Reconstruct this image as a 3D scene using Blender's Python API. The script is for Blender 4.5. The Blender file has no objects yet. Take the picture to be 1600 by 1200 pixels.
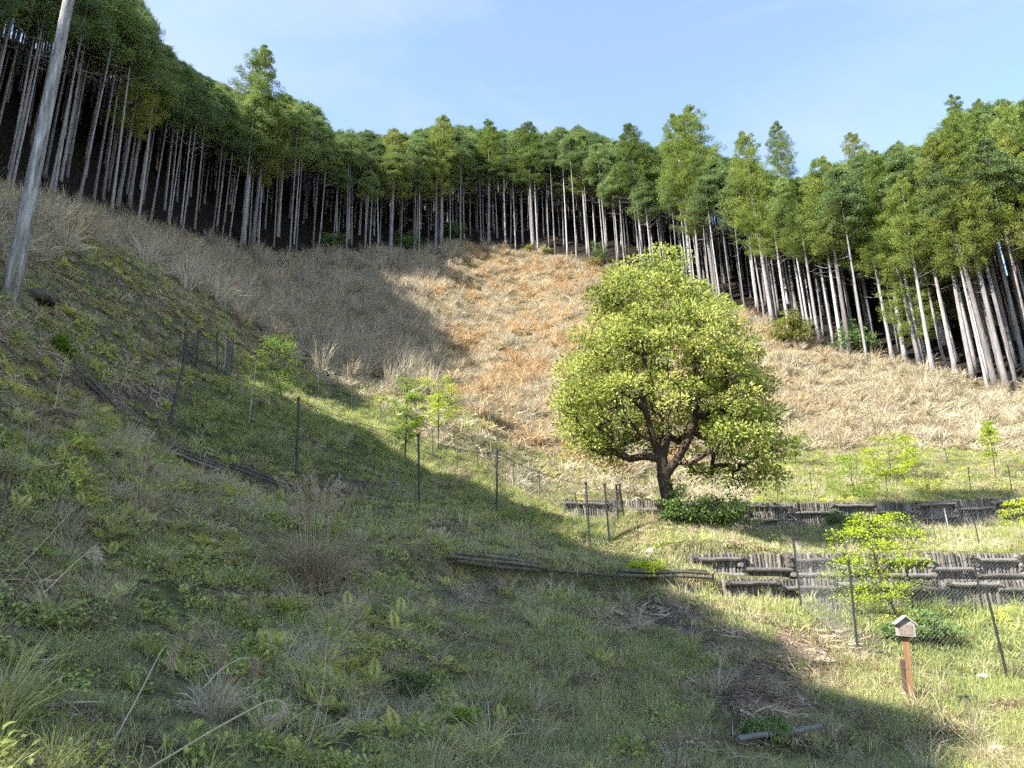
import bpy, math, random
import numpy as np
from mathutils import Vector, Matrix, Quaternion

R = math.radians
rng = np.random.default_rng(7)
random.seed(7)
sc = bpy.context.scene
COL = sc.collection

# ------------------------------------------------------------------ camera, sky, sun, exposure
F_PX, PITCH, ROLL = 1150.0, R(17.5), R(-1.6)
cam_d = bpy.data.cameras.new('camera')
cam_d.sensor_width = 36.0
cam_d.lens = 36.0 * F_PX / 1600.0
cam_d.clip_start, cam_d.clip_end = 0.05, 2000
cam = bpy.data.objects.new('camera', cam_d); COL.objects.link(cam)
cam.location = (0, 0, 0)
cam.rotation_euler = (Matrix.Rotation(math.pi / 2 + PITCH, 3, 'X') @ Matrix.Rotation(ROLL, 3, 'Z')).to_euler()
sc.camera = cam

SUN_EL, SUN_AZ = R(41), R(-119)            # azimuth from +Y, clockwise positive
SUN_DIR = Vector((math.sin(SUN_AZ) * math.cos(SUN_EL), math.cos(SUN_AZ) * math.cos(SUN_EL), math.sin(SUN_EL)))
world = bpy.data.worlds.new('World'); sc.world = world
world.use_nodes = True
wn, wl = world.node_tree.nodes, world.node_tree.links
wn.clear()
w_out = wn.new('ShaderNodeOutputWorld'); w_bg = wn.new('ShaderNodeBackground')
sky = wn.new('ShaderNodeTexSky'); sky.sky_type = 'NISHITA'; sky.sun_disc = False
sky.sun_elevation, sky.sun_rotation = SUN_EL, SUN_AZ
sky.altitude = 300; sky.air_density = 1.0; sky.dust_density = 0.1; sky.ozone_density = 1.6
w_tc = wn.new('ShaderNodeTexCoord'); w_map = wn.new('ShaderNodeMapping')
w_map.inputs['Scale'].default_value = (1.6, 2.6, 4.2); w_map.inputs['Rotation'].default_value = (0.3, 0.2, 0.5)
w_noise = wn.new('ShaderNodeTexNoise'); w_noise.inputs['Scale'].default_value = 1.7
w_noise.inputs['Detail'].default_value = 4; w_noise.inputs['Roughness'].default_value = 0.55
w_noise.inputs['Distortion'].default_value = 0.6
w_ramp = wn.new('ShaderNodeValToRGB')
w_ramp.color_ramp.elements[0].position = 0.46; w_ramp.color_ramp.elements[0].color = (0.10, 0.10, 0.10, 1)
w_ramp.color_ramp.elements[1].position = 0.75; w_ramp.color_ramp.elements[1].color = (0.42, 0.42, 0.42, 1)
w_mix = wn.new('ShaderNodeMix'); w_mix.data_type = 'RGBA'
w_mix.inputs[7].default_value = (2.1, 2.1, 2.45, 1)
wl.new(w_tc.outputs['Generated'], w_map.inputs['Vector']); wl.new(w_map.outputs[0], w_noise.inputs['Vector'])
wl.new(w_noise.outputs['Fac'], w_ramp.inputs[0]); wl.new(w_ramp.outputs[0], w_mix.inputs[0])
wl.new(sky.outputs[0], w_mix.inputs[6]); wl.new(w_mix.outputs[2], w_bg.inputs['Color'])
w_bg.inputs['Strength'].default_value = 0.105
wl.new(w_bg.outputs[0], w_out.inputs[0])

sun_d = bpy.data.lights.new('sun', 'SUN'); sun_d.energy = 4.5; sun_d.angle = R(0.5); sun_d.color = (1.0, 0.94, 0.84)
sun = bpy.data.objects.new('sun', sun_d); COL.objects.link(sun)
sun.rotation_euler = SUN_DIR.to_track_quat('Z', 'Y').to_euler(); sun.location = (-30, -5, 60)

sc.view_settings.view_transform = 'Standard'; sc.view_settings.look = 'None'
sc.view_settings.exposure = 2.2; sc.view_settings.gamma = 1.0; sc.view_settings.use_curve_mapping = False
cy = sc.cycles
cy.max_bounces = 4; cy.diffuse_bounces = 3; cy.glossy_bounces = 1; cy.transmission_bounces = 3; cy.transparent_max_bounces = 8
cy.use_denoising = False; cy.use_adaptive_sampling = True; cy.adaptive_threshold = 0.02; cy.adaptive_min_samples = 24; cy.use_light_tree = False
cy.sample_clamp_indirect = 4.0

# ------------------------------------------------------------------ projection helpers (survey of the photograph)
CP, SP = math.cos(PITCH), math.sin(PITCH)
CR, SR = math.cos(ROLL), math.sin(ROLL)
def ray(px, py):
    a, b = (px - 800) / F_PX, (600 - py) / F_PX
    u, v = CR * a - SR * b, SR * a + CR * b
    return np.array([u, CP - v * SP, SP + v * CP])
def slope_at(px, py):                       # height gained per metre forward along a sight line
    d = ray(px, py); return d[2] / d[1]
def P(px, py, Y):
    d = ray(px, py)
    return d * (Y / d[1])
def proj(x, y, z):
    dep = y * CP + z * SP
    up = -y * SP + z * CP
    dep = np.where(dep < 0.05, 0.05, dep)
    a, b = x / dep, up / dep
    return 800 + F_PX * (CR * a + SR * b), 600 - F_PX * (-SR * a + CR * b), dep
def interp(x, tab):
    a = np.array(tab, float)
    return np.interp(x, a[:, 0], a[:, 1])
def sstep(a, b, x):
    t = np.clip((x - a) / (b - a), 0, 1)
    return t * t * (3 - 2 * t)

# value noise
_perm = np.random.default_rng(3).random((256, 256))
def vnoise(x, y):
    xi, yi = np.floor(x).astype(int), np.floor(y).astype(int)
    fx, fy = x - xi, y - yi
    fx, fy = fx * fx * (3 - 2 * fx), fy * fy * (3 - 2 * fy)
    g = lambda a, b: _perm[a & 255, b & 255]
    return (g(xi, yi) * (1 - fx) + g(xi + 1, yi) * fx) * (1 - fy) + (g(xi, yi + 1) * (1 - fx) + g(xi + 1, yi + 1) * fx) * fy
def fbm(x, y, oct=4):
    s, a, t = 0, 0.5, 0
    for k in range(oct):
        s = s + a * vnoise(x * 2 ** k + 17.3 * k, y * 2 ** k + 9.1 * k); t += a; a *= 0.55
    return s / t

# ------------------------------------------------------------------ terrain
# retaining steps: (polyline of px, py, Y), height, taper
def line_xy(pts):
    a = np.array([P(*p) for p in pts]); return a
W1 = line_xy([(985, 868, 16.6), (1120, 868, 16.6), (1300, 868, 16.6), (1600, 868, 16.7)])
W1L = line_xy([(540, 885, 10.6), (700, 893, 12.2), (850, 898, 13.6), (960, 904, 14.6), (1110, 907, 15.4), (1250, 907, 15.7), (1600, 909, 15.8)])
W2 = line_xy([(850, 780, 25.6), (920, 784, 25.2), (1000, 784, 24.9), (1200, 788, 24.6), (1400, 788, 25.0), (1600, 778, 26.0)])
E1 = line_xy([(200, 682, 13.6), (262, 692, 14.2), (360, 708, 14.7), (470, 735, 14.9)])
E4 = line_xy([(1180, 1192, 8.4), (1300, 1160, 9.0), (1400, 1132, 9.8), (1500, 1106, 10.6)])
E3 = line_xy([(90, 556, 13.2), (140, 578, 13.4), (200, 600, 13.8), (270, 618, 14.6)])
def ext(a, dx):                          # carry a line on to the side
    return np.vstack([a, a[-1] + np.array([dx, dx * 0.03, 0])])
STEPS = [  # line, height table over x, softness
    (ext(W1, 14), lambda x, a: 0.62 * sstep(a[0, 0] - 0.2, a[1, 0] - 0.3, x), 0.10),
    (ext(W1L, 14), lambda x, a: 0.42 * sstep(a[0, 0] - 0.3, a[0, 0] + 1.2, x), 0.08),
    (ext(W2, 16), lambda x, a: 0.72 * sstep(a[0, 0] - 0.3, a[1, 0] + 0.3, x), 0.10),
    (E1, lambda x, a: 0.42 * sstep(a[0, 0] - 0.3, a[0, 0] + 0.4, x) * (1 - sstep(a[-1, 0] - 0.3, a[-1, 0] + 0.5, x)), 0.14),
    (E4, lambda x, a: 0.26 * sstep(a[0, 0] - 0.3, a[0, 0] + 0.4, x) * (1 - sstep(a[-1, 0] - 0.3, a[-1, 0] + 0.5, x)), 0.20),
    (E3, lambda x, a: 0.28 * sstep(a[0, 0] - 0.3, a[0, 0] + 0.4, x) * (1 - sstep(a[-1, 0] - 0.3, a[-1, 0] + 0.5, x)), 0.14),
]
def steps(x, y):
    z = np.zeros_like(x)
    for a, h, s in STEPS:
        yl = np.interp(x, a[:, 0], a[:, 1])
        near = np.where((x > a[0, 0] - 1.5), 1.0, 0.0)
        z = z + h(x, a) * sstep(0.02, s + 0.02, y - yl) * near
    return z

CTRL = [  # px, py, Y measured off the photograph
 (0,1200,3.6),(400,1200,4.6),(800,1200,6.2),(1200,1200,8.2),(1600,1200,9.4),
 (0,1100,4.5),(300,1100,5.5),(600,1100,7.0),(900,1100,8.5),(1200,1100,9.9),(1420,1096,11.2),(1600,1110,11.0),
 (0,1000,5.5),(300,1000,7.0),(600,1000,8.9),(900,1000,10.6),(1150,1000,12.2),(1340,1022,12.5),(1575,1066,12.2),
 (0,900,6.5),(250,900,8.3),(450,900,10.0),(700,915,11.9),(960,930,14.0),(1120,935,14.8),(1253,955,14.3),(1400,945,15.0),(1600,950,15.2),
 (0,800,7.4),(200,800,9.4),(400,800,11.7),(600,840,13.2),(800,860,14.6),(930,880,15.9),
 (0,700,8.3),(150,700,10.6),(262,684,14.6),(463,741,15.6),(655,779,16.8),(777,812,17.7),(922,858,17.2),
 (1000,862,17.3),(1200,862,17.3),(1400,862,17.4),(1600,862,17.4),
 (0,600,9.3),(120,600,13.0),(20,468,12.2),(120,500,15.5),(200,450,20.5),(60,400,17.5),(300,480,25),(330,580,19.5),(380,640,18.5),(285,597,20.5),
 (400,520,29),(357,600,22),(500,590,30),(497,634,27),(560,650,27.5),(600,700,22.5),(676,714,26.5),(747,747,26),(844,783,25.0),(800,790,21.5),
 (952,843,18.4),(975,812,20.5),(1050,818,23),(1200,824,23.9),(1400,826,24.0),(1600,820,25.0),
 (905,778,26.2),(1000,778,26.2),(1200,776,26.6),(1300,770,27.2),(1450,768,27.6),(1600,765,28.0),
 (800,700,30.5),(1000,715,31),(1200,715,32),(1400,705,33.5),(1600,695,35),
 (650,600,33),(690,620,32.5),(600,560,38),(500,530,37),(640,500,49),(600,450,55),(450,450,46),(300,420,37),(160,370,28.5),
 (850,640,37),(850,550,48),(850,470,60),(1000,600,42),(1000,500,54),(1250,620,43),(1450,640,40),(1250,690,36),(1600,650,39),
 (0,330,27),(100,340,33),(240,370,43),(400,400,54),(540,402,62),(700,390,70),(760,386,72),(860,400,70),(950,420,67),(1070,465,61),(1190,510,55),(1300,555,49.5),(1450,585,45.5),(1600,615,42.5),
]
EDGE_PX = [(-330,270,14),(-150,300,21),(0,330,27),(100,340,33),(240,370,43),(400,400,54),(540,402,62),(700,390,70),(760,386,72),(860,400,70),(950,420,67),(1070,465,61),(1190,510,55),(1300,555,49.5),(1450,585,45.5),(1600,615,42.5),(1800,650,39.5)]
EDGE = np.array([P(*p) for p in EDGE_PX])
pts = []
for p in CTRL:
    q = P(*p); pts.append((q[0], q[1], q[2]))
pts = np.array(pts)
pts[:, 2] -= steps(pts[:, 0], pts[:, 1])
extra = [(0,0,-1.65),(4,2,-1.7),(8,4,-1.6),(14,6,-1.2),(-3,0,-0.6),(-8,2,2.6),(-14,4,6.5),(-24,6,12.5),(-40,8,20),(0,-10,-3),(12,-8,-3.5),(-10,-10,2.5),(-25,-12,10),(-45,-10,18),(30,0,-1.5),(26,14,1.8),(34,24,7.0),(40,34,13.5)]
C0 = np.array([4.0, 26.0])
CROWN_BASE = [(-600, -40), (0, 60), (120, 110), (250, 155), (350, 210), (450, 250), (600, 275), (750, 275), (900, 270), (1000, 290), (1100, 330), (1200, 380), (1300, 400), (1800, 430)]
for i, e in enumerate(EDGE):                # inside the wood the ground climbs on
    ux = e[:2] / np.linalg.norm(e[:2]); epx, epy = EDGE_PX[i][0], EDGE_PX[i][1]
    kc = slope_at(epx, interp(epx, CROWN_BASE)); kb = slope_at(epx, epy)
    zz = e[2] - steps(e[0:1], e[1:2])[0]
    for d, f in ((12, 0.5), (32, 0.9), (75, 0.88), (125, 0.7)):
        if i % 2 == 0 or d < 20:
            q = e[:2] + ux * d; extra.append((q[0], q[1], zz + (q[1] * (kb + (kc - kb) * f) - e[2])))
K = np.vstack([pts, np.array(extra)])
def _k(r2): return 0.5 * r2 * np.log(r2 + 1e-9)
def tps_fit(K, lam):
    n = len(K); S = 10.0
    X = K[:, :2] / S
    A = _k(((X[:, None] - X[None]) ** 2).sum(-1)) + lam * np.eye(n)
    Pm = np.hstack([np.ones((n, 1)), X])
    M = np.block([[A, Pm], [Pm.T, np.zeros((3, 3))]])
    w = np.linalg.solve(M, np.concatenate([K[:, 2], np.zeros(3)]))
    return X, w, S
TX, TW, TS = tps_fit(K, 0.012)
def tps(x, y):
    x = np.asarray(x, float); y = np.asarray(y, float); sh = x.shape
    xf, yf = x.ravel() / TS, y.ravel() / TS
    out = np.empty_like(xf)
    for i in range(0, len(xf), 40000):
        a, b = xf[i:i + 40000], yf[i:i + 40000]
        r2 = (a[:, None] - TX[None, :, 0]) ** 2 + (b[:, None] - TX[None, :, 1]) ** 2
        out[i:i + 40000] = _k(r2) @ TW[:-3] + TW[-3] + TW[-2] * a + TW[-1] * b
    return out.reshape(sh)
def zt(x, y):
    x = np.atleast_1d(np.asarray(x, float)); y = np.atleast_1d(np.asarray(y, float))
    far = sstep(26, 45, y)
    nz = (fbm(x * 1.6, y * 1.6, 3) - 0.5) * (0.10 + 0.15 * far) + (fbm(x * 0.35 + 5, y * 0.35, 3) - 0.5) * (0.18 + 0.7 * far)
    for a, h, s in STEPS[:3]:
        yl = np.interp(x, a[:, 0], a[:, 1]); nz = nz * np.where(x > a[0, 0] + 0.5, 0.25 + 0.75 * sstep(0.3, 1.5, np.abs(y - yl)), 1.0)
    return tps(x, y) + steps(x, y) + nz
def z1(x, y): return float(zt(x, y)[0])
def normal(x, y, e=0.35):
    zx = (zt(x + e, y) - zt(x - e, y)) / (2 * e); zy = (zt(x, y + e) - zt(x, y - e)) / (2 * e)
    n = np.stack([-zx, -zy, np.ones_like(zx)], 1)
    return n / np.linalg.norm(n, axis=1, keepdims=True)
_ys = np.concatenate([np.arange(2.5, 32, 0.1), np.arange(32, 110, 0.4)])
def G(px, py):                            # where the sight line through a pixel meets the ground
    d = ray(px, py); d = d / d[1]
    q = _ys[:, None] * d[None]
    below = q[:, 2] < zt(q[:, 0], q[:, 1])
    i = int(np.argmax(below)) if below.any() else len(_ys) - 1
    y = _ys[i]
    return np.array([d[0] * y, y, z1(d[0] * y, y)])

# ------------------------------------------------------------------ materials
def nmat(name):
    m = bpy.data.materials.new(name); m.use_nodes = True
    m.node_tree.nodes.clear()
    return m, m.node_tree.nodes, m.node_tree.links
def ramp(n, stops):
    r = n.new('ShaderNodeValToRGB'); e = r.color_ramp.elements
    while len(e) < len(stops): e.new(0.5)
    for k, (p, c) in enumerate(stops):
        e[k].position = p; e[k].color = (*c, 1)
    return r
def foliage(name, stops, transl=0.3, rough=0.55, tint=None, spec=0.3, rand=0.45, hueo=None):
    """leaf or blade: colour picked by the blade's own tone and the plant's random value; light passes through"""
    m, n, l = nmat(name)
    out = n.new('ShaderNodeOutputMaterial')
    at = n.new('ShaderNodeAttribute'); at.attribute_name = 'tone'
    oi = n.new('ShaderNodeObjectInfo')
    mx = n.new('ShaderNodeMix'); mx.data_type = 'FLOAT'; mx.inputs[0].default_value = rand
    l.new(at.outputs['Fac'], mx.inputs[2]); l.new(oi.outputs['Random'], mx.inputs[3])
    r = ramp(n, stops); l.new(mx.outputs[0], r.inputs[0])
    col = r.outputs[0]
    if tint:
        ti = n.new('ShaderNodeAttribute'); ti.attribute_name = 'tint'; ti.attribute_type = 'INSTANCER'
        r2 = ramp(n, tint); l.new(mx.outputs[0], r2.inputs[0])
        mm = n.new('ShaderNodeMix'); mm.data_type = 'RGBA'
        l.new(ti.outputs['Fac'], mm.inputs[0]); l.new(r.outputs[0], mm.inputs[6]); l.new(r2.outputs[0], mm.inputs[7])
        col = mm.outputs[2]
    b = n.new('ShaderNodeBsdfPrincipled'); b.inputs['Roughness'].default_value = rough
    b.inputs['Specular IOR Level'].default_value = spec
    l.new(col, b.inputs['Base Color'])
    if transl > 0:
        t = n.new('ShaderNodeBsdfTranslucent'); l.new(col, t.inputs['Color'])
        ms = n.new('ShaderNodeMixShader'); ms.inputs[0].default_value = transl
        l.new(b.outputs[0], ms.inputs[1]); l.new(t.outputs[0], ms.inputs[2]); l.new(ms.outputs[0], out.inputs[0])
    else:
        l.new(b.outputs[0], out.inputs[0])
    return m
def wood(name, stops, scale=(12, 12, 1.2), bump=0.4, rough=0.85, rand=0.25, alt=None):
    m, n, l = nmat(name)
    out = n.new('ShaderNodeOutputMaterial'); b = n.new('ShaderNodeBsdfPrincipled')
    tc = n.new('ShaderNodeTexCoord'); mp = n.new('ShaderNodeMapping'); mp.inputs['Scale'].default_value = scale
    nz = n.new('ShaderNodeTexNoise'); nz.inputs['Scale'].default_value = 1.0; nz.inputs['Detail'].default_value = 6
    nz.inputs['Roughness'].default_value = 0.65
    oi = n.new('ShaderNodeObjectInfo')
    add = n.new('ShaderNodeVectorMath'); add.operation = 'ADD'
    sc_ = n.new('ShaderNodeVectorMath'); sc_.operation = 'SCALE'; sc_.inputs[0].default_value = (37, 21, 13)
    l.new(oi.outputs['Random'], sc_.inputs['Scale']); l.new(tc.outputs['Object'], add.inputs[0]); l.new(sc_.outputs[0], add.inputs[1])
    l.new(add.outputs[0], mp.inputs[0]); l.new(mp.outputs[0], nz.inputs['Vector'])
    mx = n.new('ShaderNodeMix'); mx.data_type = 'FLOAT'; mx.inputs[0].default_value = rand
    l.new(nz.outputs['Fac'], mx.inputs[2]); l.new(oi.outputs['Random'], mx.inputs[3])
    r = ramp(n, stops); l.new(mx.outputs[0], r.inputs[0])
    col = r.outputs[0]
    if alt:                                  # some trees browner than others
        fr_ = n.new('ShaderNodeMath'); fr_.operation = 'MULTIPLY'; fr_.inputs[1].default_value = 7.31; l.new(oi.outputs['Random'], fr_.inputs[0])
        fc_ = n.new('ShaderNodeMath'); fc_.operation = 'FRACT'; l.new(fr_.outputs[0], fc_.inputs[0])
        am = n.new('ShaderNodeMix'); am.data_type = 'RGBA'; am.blend_type = 'MULTIPLY'; am.inputs[7].default_value = (*alt, 1)
        l.new(fc_.outputs[0], am.inputs[0]); l.new(col, am.inputs[6]); col = am.outputs[2]
    l.new(col, b.inputs['Base Color'])
    b.inputs['Roughness'].default_value = rough; b.inputs['Specular IOR Level'].default_value = 0.2
    bp = n.new('ShaderNodeBump'); bp.inputs['Strength'].default_value = bump; bp.inputs['Distance'].default_value = 0.02
    l.new(nz.outputs['Fac'], bp.inputs['Height']); l.new(bp.outputs[0], b.inputs['Normal'])
    l.new(b.outputs[0], out.inputs[0])
    return m
def plain(name, c, rough=0.6, metal=0.0, var=0.3, scale=20):
    m, n, l = nmat(name)
    out = n.new('ShaderNodeOutputMaterial'); b = n.new('ShaderNodeBsdfPrincipled')
    nz = n.new('ShaderNodeTexNoise'); nz.inputs['Scale'].default_value = scale; nz.inputs['Detail'].default_value = 4
    tc = n.new('ShaderNodeTexCoord'); l.new(tc.outputs['Object'], nz.inputs['Vector'])
    r = ramp(n, [(0.3, tuple(v * (1 - var) for v in c)), (0.7, tuple(min(1, v * (1 + var)) for v in c))])
    l.new(nz.outputs['Fac'], r.inputs[0]); l.new(r.outputs[0], b.inputs['Base Color'])
    b.inputs['Roughness'].default_value = rough; b.inputs['Metallic'].default_value = metal
    l.new(b.outputs[0], out.inputs[0])
    return m

M = {}
M['hinoki'] = foliage('cypress_foliage', [(0.1, (0.084, 0.129, 0.053)), (0.5, (0.172, 0.246, 0.090)), (0.9, (0.315, 0.398, 0.132))], 0.28, spec=0.15)
M['sugi'] = foliage('cedar_foliage', [(0.1, (0.075, 0.115, 0.028)), (0.5, (0.165, 0.230, 0.048)), (0.9, (0.29, 0.34, 0.085))], 0.32, spec=0.15)
M['sugi_y'] = foliage('yellowish_cedar_foliage', [(0.1, (0.12, 0.15, 0.034)), (0.5, (0.22, 0.26, 0.055)), (0.9, (0.34, 0.36, 0.095))], 0.32, spec=0.15)
M['bark'] = wood('conifer_bark', [(0.28, (0.062, 0.056, 0.054)), (0.5, (0.185, 0.182, 0.184)), (0.72, (0.42, 0.425, 0.44))], (16, 16, 1.1), 0.8, rand=0.25, alt=(.86, .80, .76))
M['bark_grey'] = wood('grey_bark', [(0.30, (0.07, 0.066, 0.062)), (0.5, (0.21, 0.205, 0.20)), (0.70, (0.42, 0.42, 0.42))], (20, 20, 2.2), 1.0, rand=0.0)
M['bark_dark'] = wood('dark_bark', [(0.3, (0.020, 0.015, 0.012)), (0.55, (0.060, 0.045, 0.034)), (0.8, (0.17, 0.145, 0.12))], (9, 9, 1.8), 0.6)
M['camphor'] = foliage('broadleaf', [(0.05, (0.115, 0.150, 0.036)), (0.40, (0.26, 0.31, 0.066)), (0.80, (0.44, 0.475, 0.12)), (0.99, (0.50, 0.44, 0.15))], 0.42, 0.55, spec=0.2, rand=0.0)
M['shrub'] = foliage('shrub_leaf', [(0.1, (0.060, 0.102, 0.031)), (0.5, (0.120, 0.192, 0.054)), (0.95, (0.216, 0.288, 0.084))], 0.28, 0.55, spec=0.2)
M['shrub_y'] = foliage('yellow_shrub_leaf', [(0.1, (0.10, 0.12, 0.022)), (0.5, (0.21, 0.23, 0.04)), (0.95, (0.32, 0.31, 0.08))], 0.3, 0.45)
M['shrub_o'] = foliage('russet_shrub_leaf', [(0.1, (0.12, 0.10, 0.025)), (0.5, (0.22, 0.17, 0.04)), (0.95, (0.30, 0.20, 0.06))], 0.3, 0.45)
M['sapling'] = foliage('sapling_leaf', [(0.1, (0.224, 0.324, 0.016)), (0.5, (0.358, 0.454, 0.025)), (0.95, (0.515, 0.562, 0.045))], 0.42, 0.5, spec=0.15)
M['sapling_g'] = foliage('green_sapling_leaf', [(0.1, (0.13, 0.23, 0.025)), (0.5, (0.21, 0.32, 0.036)), (0.95, (0.33, 0.42, 0.055))], 0.45, 0.5, spec=0.15)
GREEN = [(0.1, (0.188, 0.205, 0.092)), (0.5, (0.334, 0.358, 0.144)), (0.9, (0.619, 0.542, 0.302))]
BRIGHTG = [(0.1, (0.13, 0.185, 0.035)), (0.5, (0.24, 0.305, 0.060)), (0.9, (0.38, 0.41, 0.12))]
STRAW = [(0.05, (0.184, 0.161, 0.106)), (0.5, (0.396, 0.354, 0.244)), (0.95, (0.589, 0.543, 0.405))]
ORANGE = [(0.05, (0.26, 0.15, 0.06)), (0.5, (0.47, 0.315, 0.155)), (0.95, (0.62, 0.47, 0.27))]
OLIVE = [(0.05, (0.154, 0.171, 0.066)), (0.5, (0.330, 0.341, 0.132)), (0.95, (0.528, 0.506, 0.242))]
M['grass'] = foliage('green_grass', GREEN, 0.35, tint=BRIGHTG)
M['straw'] = foliage('straw_grass', STRAW, 0.30, tint=ORANGE)
M['greystraw'] = foliage('grey_straw', [(0.05, (0.15, 0.125, 0.085)), (0.5, (0.36, 0.315, 0.225)), (0.95, (0.58, 0.53, 0.40))], 0.25, tint=ORANGE)
M['clump'] = foliage('brown_clump_blades', [(0.05, (0.131, 0.099, 0.061)), (0.5, (0.348, 0.283, 0.181)), (0.95, (0.754, 0.667, 0.493))], 0.2)
M['oliveg'] = foliage('olive_grass', STRAW, 0.32, tint=OLIVE)
M['fern'] = foliage('fern_frond', [(0.1, (0.175, 0.207, 0.074)), (0.5, (0.330, 0.358, 0.108)), (0.9, (0.526, 0.519, 0.173))], 0.35, spec=0.15, tint=[(0.1, (0.373, 0.376, 0.064)), (0.9, (0.724, 0.646, 0.108))])
M['weed'] = foliage('weed_leaf', [(0.1, (0.135, 0.183, 0.060)), (0.5, (0.273, 0.340, 0.100)), (0.9, (0.462, 0.488, 0.156))], 0.35, spec=0.2, tint=[(0.1, (0.399, 0.435, 0.060)), (0.9, (0.800, 0.783, 0.125))])
M['litter'] = foliage('dead_litter', [(0.1, (0.071, 0.050, 0.032)), (0.5, (0.211, 0.158, 0.104)), (0.9, (0.537, 0.429, 0.293))], 0.1, spec=0.1)
M['plume'] = foliage('grass_plume', [(0.1, (0.260, 0.215, 0.137)), (0.5, (0.429, 0.364, 0.240)), (0.95, (0.598, 0.533, 0.390))], 0.35)
M['log'] = wood('weathered_log', [(0.25, (0.036, 0.031, 0.025)), (0.5, (0.104, 0.095, 0.083)), (0.75, (0.215, 0.202, 0.184))], (30, 30, 3), 0.5)
M['rail'] = wood('bleached_rail', [(0.2, (0.044, 0.039, 0.033)), (0.5, (0.118, 0.109, 0.096)), (0.8, (0.212, 0.205, 0.189))], (30, 30, 3), 0.4)
M['mosslog'] = wood('mossy_log', [(0.25, (0.034, 0.032, 0.022)), (0.55, (0.101, 0.092, 0.068)), (0.85, (0.270, 0.250, 0.209))], (14, 14, 3), 0.5)
M['post'] = plain('black_post', (0.012, 0.013, 0.013), 0.45, 0.0, 0.3)
M['net'] = plain('net_wire', (0.13, 0.135, 0.135), 0.6, 0.2, 0.2)
M['netdark'] = plain('dark_net', (0.03, 0.035, 0.04), 0.6, 0.0, 0.2)
M['stake'] = plain('pale_stake', (0.34, 0.34, 0.32), 0.6, 0, 0.2)
M['boxwood'] = wood('grey_board', [(0.2, (0.114, 0.104, 0.093)), (0.5, (0.228, 0.211, 0.193)), (0.8, (0.321, 0.302, 0.279))], (25, 25, 4), 0.3)
M['plaque'] = wood('brown_plaque', [(0.3, (0.11, 0.075, 0.055)), (0.6, (0.21, 0.165, 0.13))], (40, 40, 12), 0.2)
M['postwood'] = wood('orange_post', [(0.2, (0.079, 0.039, 0.018)), (0.5, (0.174, 0.093, 0.044)), (0.8, (0.241, 0.152, 0.081))], (20, 20, 2), 0.3)
M['darkwood'] = wood('dark_stake', [(0.2, (0.025, 0.017, 0.012)), (0.6, (0.085, 0.06, 0.045))], (20, 20, 2), 0.4)
M['white'] = plain('white_plastic', (0.78, 0.80, 0.82), 0.5, 0, 0.08)
M['stone'] = plain('pale_stone', (0.42, 0.40, 0.37), 0.9, 0, 0.35, 30)

# ------------------------------------------------------------------ mesh helpers
class MB:
    def __init__(s): s.v = []; s.f = []; s.t = []; s.n = 0; s.mi = []
    def add(s, V, F, tone=0.5, mi=0):
        V = np.asarray(V, np.float32).reshape(-1, 3)
        s.v.append(V)
        s.t.append(np.broadcast_to(np.asarray(tone, np.float32), (len(V),)) if np.ndim(tone) == 0 else np.asarray(tone, np.float32))
        for f in (F if isinstance(F, list) else [F]):
            f = np.asarray(f, np.int64)
            if len(f):
                s.f.append(f + s.n); s.mi.append(np.full(len(f), mi, np.int32))
        s.n += len(V)
    def mesh(s, name, mats, smooth=False):
        me = bpy.data.meshes.new(name)
        V = np.concatenate(s.v)
        me.vertices.add(len(V)); me.vertices.foreach_set('co', V.ravel())
        tot = np.concatenate([np.full(len(f), f.shape[1], np.int32) for f in s.f])
        idx = np.concatenate([f.ravel() for f in s.f]).astype(np.int32)
        me.loops.add(len(idx)); me.loops.foreach_set('vertex_index', idx)
        me.polygons.add(len(tot))
        st = np.zeros(len(tot), np.int32); st[1:] = np.cumsum(tot)[:-1]
        me.polygons.foreach_set('loop_start', st)
        me.polygons.foreach_set('loop_total', tot)
        me.polygons.foreach_set('material_index', np.concatenate(s.mi))
        me.polygons.foreach_set('use_smooth', np.full(len(tot), smooth, bool))
        a = me.attributes.new('tone', 'FLOAT', 'POINT'); a.data.foreach_set('value', np.concatenate(s.t))
        for m in (mats if isinstance(mats, (list, tuple)) else [mats]): me.materials.append(m)
        me.update(calc_edges=True); me.validate()
        return me
def obj(name, me, parent=None, loc=None, rot=None, scale=None):
    o = bpy.data.objects.new(name, me); COL.objects.link(o)
    if parent is not None: o.parent = parent
    if loc is not None: o.location = tuple(float(v) for v in loc)
    if rot is not None: o.rotation_euler = rot
    if scale is not None: o.scale = scale if hasattr(scale, '__len__') else (scale,) * 3
    return o
def tag(o, label=None, cat=None, group=None, kind=None):
    if label: o['label'] = label
    if cat: o['category'] = cat
    if group: o['group'] = group
    if kind: o['kind'] = kind
    return o
def empty(name, loc, label, cat, group=None):
    o = obj(name, None, loc=loc); o.empty_display_size = 0.2
    return tag(o, label, cat, group)

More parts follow.
